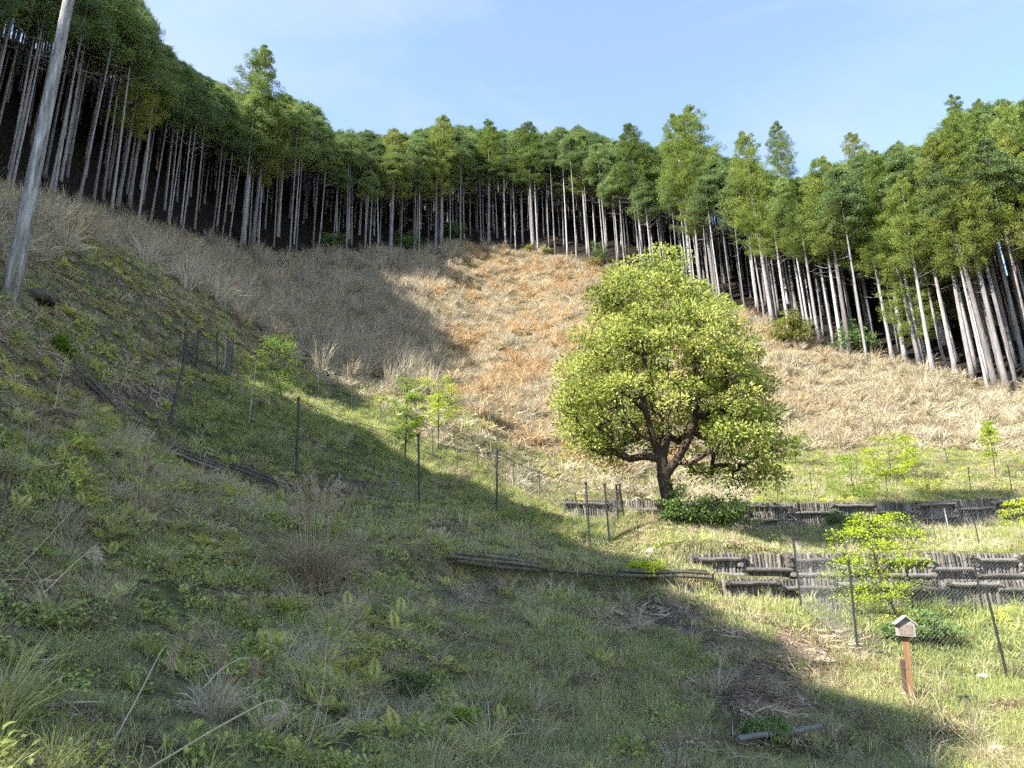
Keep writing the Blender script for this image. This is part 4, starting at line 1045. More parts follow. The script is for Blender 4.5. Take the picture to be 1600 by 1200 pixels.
while len(targets) < 430 and tries < 20000:
    tries += 1
    py = rc.uniform(412, 738); l_, r_ = np.interp(py - 10, ea[:, 0], ea[:, 1]) + 13, np.interp(py - 10, ea[:, 0], ea[:, 2]) - 13
    if rc.random() > (r_ - l_) / 350: continue
    phi = rc.uniform(0, 2 * np.pi); rho = 0.50 + 0.50 * rc.random() ** 0.55
    if rc.random() < 0.10: rho *= 0.55
    mid, hw = (l_ + r_) / 2, (r_ - l_) / 2
    px = mid + rho * hw * math.cos(phi)
    if py > 672 and (rho < 0.60 or (px < 1085 and px > 975)): continue
    if py > 715 and px < 1120: continue
    if py > 640 and px < 970 and rc.random() < 0.25: continue
    if math.sin(phi) < 0.1 and 945 < px < 1115 and 585 < py < 725 and rc.random() < 0.72: continue
    if math.sin(phi) < -0.2 and rc.random() < 0.15: continue
    if py > 700 and px < 1100: continue
    c = P(px, py, TYb); hwm = hw * (c[1] * CP + c[2] * SP) / F_PX
    c = c + np.array([0, rho * hwm * 0.92 * math.sin(phi), 0])
    c = c + np.array([0, 0, (fbm(np.array([c[0] * .9]), np.array([c[1] * .9 + c[2]]), 2)[0] - .5) * 0.9])
    rr = rc.uniform(0.22, 0.58)
    if targets:
        A = np.array(targets)
        if np.linalg.norm(A - c, axis=1).min() < 0.40: continue
    targets.append(c); rads.append(rr)
nodes, par, w = grow(sk, sk_par, targets, 0.06, rc, 3, 0.05)
tree = empty('broadleaf_tree', base, 'big round yellow-green evergreen tree with dark forked trunk on the terrace', 'tree')
off = base
wm = wood_mesh([n_ - off for n_ in nodes], par, w, 0.0120, 0.45, 0.20, flare=0.6)
obj('trunk', wm, tree)
cmb = MB()
for c, rr in zip(targets, rads):
    t0 = 0.44 + rc.normal(0, 0.15)
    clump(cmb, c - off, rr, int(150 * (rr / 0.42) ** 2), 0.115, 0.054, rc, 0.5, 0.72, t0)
obj('crown', cmb.mesh('broadleaf_crown', M['camphor']), tree)

def bush(name, label, px, py, rx, rz, mat, n, leaf, seed, Y=None, cat='shrub', group=None, dens=60, flat=0.8):
    """rounded shrub: stems from the foot to every leafy clump; rx, rz in photograph pixels"""
    r = np.random.default_rng(seed)
    g = G(px, py) if Y is None else np.array([P(px, py, Y)[0], Y, 0])
    g[2] = z1(g[0], g[1])
    s = (g[1] * CP + g[2] * SP) / F_PX; hw, h = rx * s, 2 * rz * s
    tg = []
    for _ in range(n):
        v = rdir(1, r)[0]; v[2] = abs(v[2]); q = r.random() ** 0.4
        lob = 0.62 + 0.55 * vnoise(np.array([2.3 * v[0] + seed]), np.array([2.3 * v[1] + 3 * v[2]]))[0]
        tg.append(np.array([v[0] * hw * q * lob * 1.15, v[1] * hw * 0.8 * q * lob, h * (0.12 + 0.85 * v[2] * q * lob * r.uniform(0.7, 1.15))]))
    nd, pr, w_ = grow([np.array([0, 0, -0.06]), np.array([0, 0, 0.12 * h]), np.array([hw * .15, 0, 0.35 * h]), np.array([-hw * .2, hw * .1, 0.3 * h])], [0, 0, 1, 1], tg, 0.0, r, 2, 0.05)
    e = empty(name, (g[0], g[1], g[2]), label, cat, group)
    obj('stem', wood_mesh(nd, pr, w_, 0.006, 0.5, 0.06, 'stem'), e)
    mb = MB(); cr = 0.62 * (hw * hw * h / max(1, n)) ** (1 / 3) + 0.04
    for t_ in tg: clump(mb, t_, cr * r.uniform(0.8, 1.25), dens, leaf, leaf * 0.5, r, 0.5, flat, 0.45 + r.normal(0, 0.1))
    obj('foliage', mb.mesh('foliage', M[mat]), e)
    return e
def sapling(label, bpx, bpy_, crown, mat, n, leaf, seed, Y=None, layers=True, per=38, lean=0.0, group='young saplings on the terraces', rad=None):
    """thin stem, crown box (left, top, right, bottom) in photograph pixels, flat leaf sprays in layers"""
    r = np.random.default_rng(seed)
    g = G(bpx, bpy_) if Y is None else np.array([P(bpx, bpy_, Y)[0], Y, 0.0])
    g[2] = z1(g[0], g[1]); Y = g[1]
    L_, T_, R_, B_ = crown; mid = (L_ + R_) / 2
    tg = []
    nl = 7
    for k in range(n):
        f = r.random()
        if layers: f = np.clip((int(f * nl) + 0.5) / nl + r.normal(0, 0.025), 0, 1)
        py = T_ + (B_ - T_) * f
        wdt = (R_ - L_) / 2 * (0.25 + 0.75 * math.sin(math.pi * min(1, 0.12 + 0.80 * f)) ** 0.8)
        rho = r.random() ** 0.5; ph = r.uniform(0, 6.28)
        c = P(mid + wdt * rho * math.cos(ph), py, Y); s = (c[1] * CP + c[2] * SP) / F_PX
        c[1] += wdt * s * rho * math.sin(ph) * 0.9; c[2] -= 0.12 * rho * wdt * s
        tg.append(c - g)
    t0 = P((mid * 2 + bpx) / 3, T_ + (B_ - T_) * 0.75, Y) - g; t1 = P(mid, T_ + (B_ - T_) * 0.4, Y) - g; t2 = P(mid, T_ + 3, Y) - g
    nd, pr, w_ = grow([np.array([0, 0, -0.1]), t0 * 0.5, t0, t1, t2], [0, 0, 1, 2, 3], tg, -0.03, r, 2, 0.04)
    e = empty('sapling', g, label, 'sapling', group)
    H = t2[2]
    obj('trunk', wood_mesh(nd, pr, w_, 0.0022 + H * 0.0004, 0.5, rad or (0.012 + 0.006 * H), 'trunk'), e)
    mb = MB()
    wsp = (R_ - L_) / 2 * (Y * CP + g[2] * SP) / F_PX
    cr = max(0.10, wsp * 0.26)
    for t_ in tg: clump(mb, t_, cr * r.uniform(0.7, 1.2), int(per * 1.3), leaf * 0.78, leaf * 0.40, r, 0.7, 0.48, 0.5 + r.normal(0, 0.16))
    obj('crown', mb.mesh('crown', M[mat]), e)
    return e
sapling('bright yellow-green sapling in front of the lower log wall', 1402, 948, (1285, 800, 1442, 945), 'sapling', 130, 0.065, 501, Y=14.4, per=34)
sapling('feathery light green sapling just above the upper log wall', 1340, 794, (1288, 712, 1372, 790), 'sapling_g', 70, 0.085, 502, Y=26.3)
sapling('wide yellow-green sapling behind the feathery light green one', 1395, 765, (1345, 682, 1432, 742), 'sapling', 65, 0.09, 503, Y=29.5)
sapling('narrow upright yellow sapling near the right edge', 1558, 758, (1530, 658, 1562, 712), 'sapling', 36, 0.09, 504, Y=29.5)
sapling('small dark green sapling on the sunlit shadow edge', 633, 705, (610, 592, 662, 684), 'sapling_g', 55, 0.085, 505, Y=22.5)
sapling('bright lime sapling at the foot of the dry slope', 685, 690, (648, 588, 722, 660), 'sapling', 60, 0.09, 506, Y=28)
sapling('thin pale green sapling inside the upper left fence', 440, 640, (392, 525, 470, 612), 'sapling_g', 55, 0.075, 507, Y=21.5, per=26)
sapling('lime bush spray at the right edge above the lower wall', 1600, 835, (1568, 780, 1640, 822), 'sapling', 30, 0.07, 508, Y=18.6)
sapling('small green sapling right beside the round tree crown', 1243, 738, (1222, 668, 1266, 712), 'sapling_g', 34, 0.085, 509, Y=31)
sapling('low yellow-green sapling under the trio by the upper wall', 1432, 778, (1400, 748, 1470, 775), 'sapling', 26, 0.08, 510, Y=27.2)
sapling('lone leafy sprig among tussocks right of the round tree', 1420, 745, (1398, 700, 1440, 728), 'sapling', 22, 0.08, 511, Y=31)
bush('shrub', 'yellow-green rounded shrub at the forest edge right of the round tree', 1238, 546, 36, 36, 'shrub_y', 60, 0.16, 601)
bush('shrub', 'dark green loose shrub between two trunks on the right ridge', 1338, 557, 34, 32, 'shrub', 50, 0.16, 602)
bush('shrub', 'pale conical bush among the trunks left of the round tree', 938, 416, 15, 22, 'shrub', 30, 0.16, 603)
bush('shrub', 'green bush just above the top of the round tree', 1000, 432, 24, 22, 'shrub_y', 36, 0.16, 604, Y=63)
bush('shrub', 'dark green bush behind the right shoulder of the round tree', 1048, 448, 30, 30, 'shrub', 40, 0.16, 605, Y=62)
bush('shrub', 'small yellow bush on the sunlit crest, left of its twin', 828, 396, 11, 8, 'shrub_y', 18, 0.15, 606)
bush('shrub', 'small yellow bush on the sunlit crest, right of its twin', 853, 398, 10, 8, 'shrub_y', 18, 0.15, 607)
bush('shrub', 'russet low bush at the crest by the pale conical bush', 925, 420, 14, 9, 'shrub_o', 22, 0.15, 608)
bush('shrub', 'dark bush in the forest shade above the tall dead grass', 520, 402, 24, 15, 'shrub', 30, 0.16, 609, Y=63.5)
bush('shrub', 'dark bush in the forest shade at the centre left crest', 632, 396, 26, 17, 'shrub', 30, 0.16, 610, Y=69)
bush('shrub', 'upright dark bush in the forest shade near the sunlit crest', 712, 390, 16, 20, 'shrub', 26, 0.16, 611, Y=73)
bush('shrub', 'dense dark shrub sprouting beside the foot of the round tree', 1118, 824, 62, 26, 'shrub', 110, 0.085, 612, Y=float(base[1]) + 0.3)
bush('shrub', 'leafy sucker shoots at the foot of the round tree', 1060, 824, 22, 34, 'shrub', 34, 0.085, 613, Y=float(base[1]) - 0.25)
bush('shrub', 'dark bramble mound behind the little roofed sign', 1440, 1002, 58, 22, 'shrub', 90, 0.055, 614, flat=0.5)
bush('shrub', 'lime fern-like bush at the left end of the lower log wall', 1012, 906, 34, 11, 'sapling', 50, 0.05, 615)
bush('shrub', 'dark green bush by the pale log at the bottom edge', 1200, 1165, 36, 14, 'shrub', 60, 0.035, 616)
bush('shrub', 'bright green leafy plant high on the left slope', 92, 556, 17, 14, 'sapling_g', 26, 0.06, 617)
bush('shrub', 'low green bush on the near slope below the grass clump', 640, 1085, 34, 12, 'shrub', 60, 0.035, 618)
bush('shrub', 'bright low bush on the near slope at the bottom centre', 720, 1135, 36, 13, 'sapling_g', 60, 0.03, 619)
bush('shrub', 'pale bush against the upper wall beside the sapling', 1310, 822, 30, 13, 'shrub', 40, 0.07, 620)
# ------------------------------------------------------------------ log retaining walls
def log_mesh(seed, rad, L, sides=8, taper=0.06, wob=0.06, tip=False):
    r = np.random.default_rng(seed); mb = MB(); n = 5
    t = np.linspace(0, 1, n)
    path = np.stack([r.normal(0, 0.006, n), r.normal(0, 0.006, n), t * L], 1)
    rr = rad * (1 - taper * t) * (1 + r.normal(0, wob, n) * 0.5)
    if tip: path = np.vstack([path, path[-1] + [0, 0, rad * 0.25]]); rr = np.append(rr, rad * 0.62)
    tube(mb, path, rr, sides)
    return mb.mesh('log', M['log'])
UP = [log_mesh(700 + k, 0.043, 1.0, 8, tip=True) for k in range(5)]
def rail_mesh(seed, rad, L, mat):
    r = np.random.default_rng(seed); mb = MB(); n = 6; t = np.linspace(-0.5, 0.5, n)
    tube(mb, np.stack([t * L, r.normal(0, .006, n), r.normal(0, .006, n)], 1), rad * (1 + r.normal(0, .05, n)), 8)
    return mb.mesh('rail', M[mat])
RL = [rail_mesh(720 + k, 0.048, 1.0, 'rail') for k in range(4)]
TIE = [log_mesh(740 + k, 0.050, 0.42, 9) for k in range(3)]
def log_wall(label, line, xa, xb, tall, panel, rails=True, seed=1, face=-0.17, hgt=0.6, group=None):
    r = np.random.default_rng(seed)
    yl = lambda x: float(np.interp(x, line[:, 0], line[:, 1]))
    xm = (xa + xb) / 2
    e = empty('log_wall', (xm, yl(xm) + face, z1(xm, yl(xm) - 0.4)), label, 'retaining wall', group); e['kind'] = 'thing'
    o0 = np.array(e.location)
    def put(nm, me, loc, rot=(0, 0, 0), scale=(1, 1, 1)): return obj(nm, me, e, np.array(loc) - o0, rot, scale)
    ztop = lambda x: float(np.interp(x, line[:, 0], line[:, 2])); zb = lambda x: ztop(x) - hgt
    x = xa
    while x < xb:
        top = ztop(x) + r.normal(0.02, 0.011); bot = min(zb(x), z1(x, yl(x) - 0.3)) - 0.12; s = r.uniform(0.85, 1.12)
        put('upright_log', UP[r.integers(0, 5)], (x, yl(x) + face + r.normal(0, .008), bot), (r.normal(0, .008), r.normal(0, .008), r.uniform(0, 6.28)), (s, s, max(0.2, top - bot)))
        x += 0.080 * r.uniform(0.94, 1.08)
    k = 0; x = xa
    while rails and x < xb - 0.2:
        w_ = panel * r.uniform(0.95, 1.05); xc = x + w_ / 2; yc = yl(xc) + face - 0.085
        top, bot = ztop(xc), zb(xc)
        ang_ = math.atan2(yl(xc + .3) - yl(xc - .3), .6); sl = -math.atan2(ztop(xc + .4) - ztop(xc - .4), .8)
        hs = ((top - 0.10, bot + 0.16) if k % 2 == 0 else (top - 0.30,)) if tall else ((top - 0.07,) if k % 2 == 0 else (top - 0.17,))
        for h in hs:
            put('rail', RL[r.integers(0, 4)], (xc, yc + r.normal(0, .01), h + r.normal(0, .012)), (r.uniform(0, 6), 0, 0) if False else (0, sl + r.normal(0, .005), ang_), (w_ * 1.06, 1, 1))
        for h in ((top - 0.02, top - 0.20, top - 0.40) if tall else (top - 0.03,)):
            if h > bot - 0.02:
                put('tie_log', TIE[r.integers(0, 3)], (x + r.normal(0, .02), yl(x) + face - 0.17, h - 0.01), (R(-90) + r.normal(0, .05), 0, r.normal(0, .05)), (1, 1, 1))
        x += w_; k += 1
    return e
log_wall('lower grey log retaining wall with staggered rails, right of the shaded slope', STEPS[0][0], W1[1, 0] - 0.6, W1[3, 0] + 1.6, True, 1.0, seed=31, hgt=0.60)
log_wall('short log row stepped in front of the lower log wall', STEPS[1][0], W1L[4, 0] + 0.25, W1L[6, 0] + 1.6, False, 1.1, seed=32, hgt=0.42)
log_wall('upper log retaining wall running behind the round tree', STEPS[2][0], W2[0, 0] + 0.7, W2[5, 0] + 1.6, True, 1.5, seed=33, hgt=0.72)

def edging(label, pts_px, rows, seed, mat='mosslog', rad=0.029, gap=0.25, cat='log edging', pale=0.2):
    """rotting poles laid lengthwise along a bank"""
    r = np.random.default_rng(seed)
    A = [np.array(p) for p in pts_px]
    e = None; k = 0
    for a, b_ in zip(A[:-1], A[1:]):
        L = np.linalg.norm(b_ - a); n = max(1, int(round(L / 1.7)))
        for q in range(n):
            for row in range(rows):
                if r.random() < gap: continue
                p0 = a + (b_ - a) * (q + 0.03) / n; p1 = a + (b_ - a) * (q + 1.0) / n
                m_ = (p0 + p1) / 2
                z = z1(m_[0], m_[1] + 0.22) - 0.035 - row * 0.070 + r.normal(0, .012)
                if e is None:
                    e = empty('log_edging', (m_[0], m_[1], z1(m_[0], m_[1])), label, cat); o0 = np.array(e.location)
                d = p1 - p0; ln = np.linalg.norm(d[:2])
                zs = z1(p1[0], p1[1] + .22) - z1(p0[0], p0[1] + .22)
                mb = MB(); tt = np.linspace(-0.5, 0.5, 6)
                tube(mb, np.stack([tt * ln * r.uniform(.85, 1.02), r.normal(0, .008, 6), r.normal(0, .008, 6) + tt * zs], 1), rad * (1 + r.normal(0, .07, 6)), 8)
                obj('log', mb.mesh('log', M[mat if r.random() > pale else 'log']), e, np.array([m_[0], m_[1] - 0.09 - 0.02 * row, z]) - o0, (0, 0, math.atan2(d[1], d[0])))
    return e
edging('weathered log edging across the shaded slope, ending at the lower wall', W1L[1:5], 3, 41, gap=0.3, pale=0.35)
edging('short bleached log edging below the left corner of the net fence', E1[1:], 3, 42, gap=0.3, pale=0.5)
edging('dark rotten log edging high on the left slope outside the fence', E3, 2, 43, gap=0.3, pale=0.0)
edging('mossy pale log at the bank along the bottom edge', E4[0:2] + np.array([[-0.25, -0.02, 0], [-0.1, -0.02, 0]]), 1, 44, gap=0.0, pale=1.0)

# ------------------------------------------------------------------ net fences
def fence(label, posts, bays, pitch, rad_post, wire, netmat, seed, closed=False, nr=0.0011, sagv=0.10, cat='net fence', group=None):
    """posts: (base px, base py, top px, top py, Y); bays: pairs of post numbers that carry netting"""
    r = np.random.default_rng(seed)
    B, T = [], []
    for bx, by, tx, ty, Y in posts:
        b_ = P(bx, by, Y); t_ = P(tx, ty, Y); zg = z1(b_[0], b_[1])
        t_[2] += max(-0.5, min(0.8, zg - b_[2])); b_[2] = zg
        B.append(b_); T.append(t_)
    e = empty('net_fence', B[0], label, cat, group); o0 = np.array(e.location)
    for b_, t_ in zip(B, T):
        mb = MB(); d = t_ - b_
        tube(mb, [b_ - d * 0.12 - o0, b_ + d * .5 - o0, t_ - o0], rad_post, 8)
        tube(mb, [t_ - d * 0.012 - o0, t_ + d * 0.015 - o0], rad_post * 1.5, 8)
        for f in (0.35, 0.65, 0.97): tube(mb, [b_ + d * f - o0, b_ + d * (f + 0.012) - o0], rad_post * 1.35, 7)
        obj('post', mb.mesh('post', M['post'], False), e)
    for i, j in bays:
        b0, b1, t0, t1 = B[i], B[j], T[i], T[j]
        L = np.linalg.norm(b1 - b0); H = (np.linalg.norm(t0 - b0) + np.linalg.norm(t1 - b1)) / 2 * 0.97
        ns_ = max(2, int(L / 0.5))
        gz_ = np.array([z1(b0[0] + (b1[0] - b0[0]) * k / ns_, b0[1] + (b1[1] - b0[1]) * k / ns_) - (b0[2] + (b1[2] - b0[2]) * k / ns_) for k in range(ns_ + 1)])
        def at(s, h):
            s = np.asarray(s)[:, None]; h = np.asarray(h)[:, None]
            lo = b0 + (b1 - b0) * s; hi = t0 + (t1 - t0) * s
            q = lo + (hi - lo) * h * 0.97
            gk = np.interp(s[:, 0], np.linspace(0, 1, ns_ + 1), gz_)
            q[:, 2] += gk * (1 - h[:, 0]) - sagv * 4 * s[:, 0] * (1 - s[:, 0]) * h[:, 0]
            return q
        mb = MB(); nd = int((L + H) / pitch)
        for sg in (1, -1):
            for k in range(nd):
                c = k * pitch * 1.0
                # line u - h = c - H (sg 1) or u + h = c (sg -1), clipped to the bay
                if sg == 1: u0, u1 = max(0, c - H), min(L, c); h0, h1 = u0 - c + H, u1 - c + H
                else: u0, u1 = max(0, c - H), min(L, c); h0, h1 = c - u0, c - u1
                if u1 - u0 < 0.02: continue
                t_ = np.linspace(0, 1, 4)
                q = at((u0 + (u1 - u0) * t_) / L, np.clip((h0 + (h1 - h0) * t_) / H, 0, 1)) - o0
                tube(mb, q, nr, 3, cap=False)
        obj('net', mb.mesh('net', M[netmat]), e)
        mb = MB(); t_ = np.linspace(0, 1, 9)
        tube(mb, at(t_, np.ones(9)) - o0, wire, 5)
        tube(mb, at(t_, np.full(9, 0.02)) - o0, wire * 0.8, 5)
        obj('cable', mb.mesh('cable', M['post']), e)
    return e
PA = [(262, 683, 289, 568, 14.8), (463, 741, 467, 620, 15.6), (655, 779, 654, 672, 16.8), (777, 812, 776, 705, 17.7), (922, 858, 915, 752, 17.3), (952, 843, 944, 750, 18.3), (966, 818, 963, 757, 19.8), (975, 810, 968, 757, 20.8)]
fence('near line of the dark net fence, running down the slope to the round tree', PA, [(0, 1), (1, 2), (2, 3), (3, 4), (4, 5), (5, 6), (6, 7)], 0.085, 0.024, 0.007, 'netdark', 51, nr=0.0022)
PB = [(906, 783, 897, 747, 24.2), (844, 783, 842, 733, 25.0), (803, 772, 803, 723, 25.6), (747, 748, 746, 703, 26.0), (715, 732, 715, 690, 26.3), (676, 715, 676, 673, 26.5), (595, 660, 595, 622, 27.3), (550, 648, 550, 603, 27.4), (497, 635, 498, 588, 27.0)]
fence('far line of thin posts and netting along the foot of the dry slope', PB, [(k, k + 1) for k in range(8)], 0.14, 0.015, 0.005, 'netdark', 52)
PC = [(283, 600, 288, 528, 20.6), (304, 601, 309, 528, 20.8), (338, 617, 337, 545, 19.8), (351, 602, 354, 531, 22.0), (361, 586, 364, 528, 23.0)]
fence('tall narrow bays of dark netting at the upper left fence corner', PC, [(0, 1), (3, 4), (1, 3)], 0.08, 0.026, 0.007, 'netdark', 53, nr=0.0026)
PD = [(1253, 955, 1240, 842, 14.3), (1341, 1023, 1326, 877, 12.5), (1576, 1067, 1541, 922, 12.2)]
fence('near corner of the pale net fence behind the little roofed sign', PD + [(1760, 1085, 1720, 945, 12.1)], [(0, 1), (1, 2), (2, 3)], 0.062, 0.020, 0.005, 'net', 54)
PE = [(1255, 957, 1241, 842, 14.35), (1425, 940, 1411, 861, 14.95), (1533, 938, 1517, 855, 15.0), (1612, 938, 1594, 853, 15.0)]
fence('back line of the pale net fence in front of the lower log wall', PE[1:] + [(1253, 956, 1239.5, 842, 14.45)], [(3, 0), (0, 1), (1, 2)], 0.07, 0.018, 0.005, 'net', 55)
PF = [(1217, 818, 1214, 776, 23.6), (1258, 832, 1246, 776, 21.6), (1418, 856, 1416, 788, 18.6), (1533, 861, 1516, 791, 18.5), (1640, 863, 1620, 795, 18.4)]
fence('net fence round the upper terrace in front of the upper log wall', PF, [(0, 1), (1, 2), (2, 3), (3, 4)], 0.11, 0.013, 0.004, 'net', 56)
PG = [(1217, 786, 1214, 749, 26.4), (1271, 785, 1267, 748, 26.6), (1388, 778, 1384, 747, 27.0), (1450, 772, 1446, 741, 27.4), (1519, 777, 1514, 737, 27.2), (1583, 777, 1576, 733, 27.4), (1660, 770, 1650, 730, 27.8)]
fence('net fence on the top terrace above the upper log wall', PG, [(k, k + 1) for k in range(6)], 0.14, 0.015, 0.0045, 'net', 57)
PH = [(1421, 742, 1417, 712, 31), (1483, 733, 1478, 707, 31.5), (1560, 728, 1554, 700, 32)]
fence('short far run of thin posts beyond the top terrace', PH, [(0, 1), (1, 2)], 0.16, 0.014, 0.004, 'netdark', 58)

def stake(label, b_, t_, Y, rad, mat):
    p0 = P(b_[0], b_[1], Y); p1 = P(t_[0], t_[1], Y); zg = z1(p0[0], p0[1]); p1[2] += zg - p0[2]; p0[2] = zg
    mb = MB(); d = p1 - p0
    tube(mb, [-d * .1, d * .3, d * .65, d], [rad, rad * .97, rad * .95, rad * .9], 8)
    for f in (0.3, 0.62, 0.9): tube(mb, [d * f, d * (f + .012)], rad * 1.25, 8)
    return tag(obj('support_stake', mb.mesh('stake', M[mat]), loc=p0), label, 'stake')
stake('pale leaning pole inside the upper left fence', (388, 671), (399, 580), 18.0, 0.010, 'stake')
stake('short white leaning stake in front of the upper log wall', (1481, 820), (1474, 788), 24.0, 0.020, 'stake')
stake('thin grey stake in the middle of the upper terrace', (1463, 848), (1455, 802), 20.0, 0.009, 'netdark')
stake('thin pole beside the shaded end of the upper wall', (1222, 838), (1212, 800), 21.5, 0.011, 'stake')

# ------------------------------------------------------------------ little roofed sign on its post
g = G(1424, 1096); g[2] = z1(g[0], g[1])
sgn = empty('roofed_sign', g, 'small weathered roofed sign box on an orange-brown wooden post', 'sign')
sgn.rotation_euler = (0, R(5.0), R(-16)); sgn.scale = (0.9, 0.9, 0.94)
def bmesh_box(name, lo, hi, mat, parent, bev=0.006, rot=None, loc=None):
    mb = MB(); box(mb, lo, hi); me = mb.mesh(name, M[mat]); o = obj(name, me, parent, loc, rot)
    md = o.modifiers.new('bevel', 'BEVEL'); md.width = bev; md.segments = 2
    return o
PH_ = 0.90
bmesh_box('post', (-0.042, -0.042, -0.25), (0.042, 0.042, PH_ + 0.02), 'postwood', sgn)
bmesh_box('brace_stake', (-0.103, -0.030, -0.2), (-0.046, 0.030, 0.53), 'darkwood', sgn)
mb = MB(); tube(mb, [(-0.106, -0.047, .42), (0.046, -0.047, .415), (0.046, 0.047, .42), (-0.106, 0.047, .42), (-0.106, -0.047, .42)], 0.003, 5); obj('wire_tie', mb.mesh('wire', M['net']), sgn)
# gabled box: front and back boards, sides
bd = MB(); prof = [(-0.125, 0), (0.125, 0), (0.125, 0.175), (0, 0.275), (-0.125, 0.175)]
def gable(y0, y1):
    mb = MB(); V = [(x, y0, z) for x, z in prof] + [(x, y1, z) for x, z in prof]
    F = [[(k, (k + 1) % 5, (k + 1) % 5 + 5, k + 5) for k in range(5)], [(4, 3, 2, 1, 0)], [(5, 6, 7, 8, 9)]]
    mb.add(V, F); return mb.mesh('gable_board', M['boxwood'])
bx_ = empty('sign_box', (0, 0, 0), None, None); bx_.parent = sgn; bx_.location = (0, -0.035, PH_ - 0.03)
obj('front_board', gable(-0.080, -0.058), bx_); obj('back_board', gable(0.075, 0.097), bx_)
bmesh_box('side_board', (-0.125, -0.056, 0.0), (-0.105, 0.073, 0.165), 'boxwood', bx_, 0.003); bmesh_box('side_board', (0.105, -0.056, 0.0), (0.125, 0.073, 0.165), 'boxwood', bx_, 0.003)
bmesh_box('floor_board', (-0.103, -0.056, 0.002), (0.103, 0.073, 0.02), 'boxwood', bx_, 0.003)
pq = bmesh_box('plaque', (-0.095, -0.087, 0.020), (0.085, -0.081, 0.165), 'plaque', bx_, 0.002)
rl = random.Random(5)
mb = MB()
for row in range(6):                        # faded rows of illegible lettering
    x = -0.085
    while x < 0.07:
        w_ = rl.uniform(0.006, 0.016); 
        if rl.random() < 0.8: box(mb, (x, -0.0890, 0.148 - row * 0.022 - 0.010), (x + w_, -0.0872, 0.148 - row * 0.022))
        x += w_ + rl.uniform(0.003, 0.007)
obj('faded_lettering', mb.mesh('lettering', M['boxwood']), pq)
rf = math.atan2(0.10, 0.125)
for sx in (-1, 1):
    o = bmesh_box('roof_board', (-0.005, -0.125, 0.0), (0.205, 0.135, 0.018), 'boxwood', sgn, 0.003)
    o.location = (0, -0.035, PH_ - 0.03 + 0.279); o.rotation_euler = (0, rf if sx > 0 else math.pi - rf, 0)
    if sx < 0:
        o.rotation_euler = (0, rf, math.pi); 

# ------------------------------------------------------------------ scraps, stones
def lump(name, label, cat, px, py, s, mat, seed, flat=0.5, rough=0.16):
    r = np.random.default_rng(seed); q = G(px, py)
    import bmesh
    bm = bmesh.new(); bmesh.ops.create_icosphere(bm, subdivisions=2, radius=1.0)
    for v in bm.verts:
        k = 1 + r.normal(0, rough); v.co = Vector((v.co.x * s * k, v.co.y * s * 0.75 * k, max(-0.3, v.co.z) * s * flat * k))
    me = bpy.data.meshes.new(name); bm.to_mesh(me); bm.free(); me.materials.append(M[mat])
    o = obj(name, me, loc=(q[0], q[1], q[2] + s * 0.12 * flat), rot=(0, 0, r.uniform(0, 3)))
    return tag(o, label, cat)
lump('plastic_scrap', 'crumpled white plastic scrap on the grass by the fence post', 'litter', 1536, 1058, 0.085, 'white', 81, 0.45)
lump('plastic_scrap', 'flat white scrap lying at the bottom right corner', 'litter', 1556, 1170, 0.10, 'white', 82, 0.15)
lump('stone', 'pale stone on the ground below the back log row', 'stone', 1487, 957, 0.055, 'stone', 83, 0.7)
lump('stone', 'round pale stone at the left end of the lower wall top', 'stone', 1016, 863, 0.10, 'stone', 84, 0.8)
lump('stone', 'grey stone in the ferns left of the dry grass clump', 'stone', 372, 870, 0.05, 'stone', 85, 0.6)
lump('tree_stump', 'old dark root stump beside the thick left trunk', 'stump', 58, 474, 0.42, 'mosslog', 86, 0.55, 0.05)

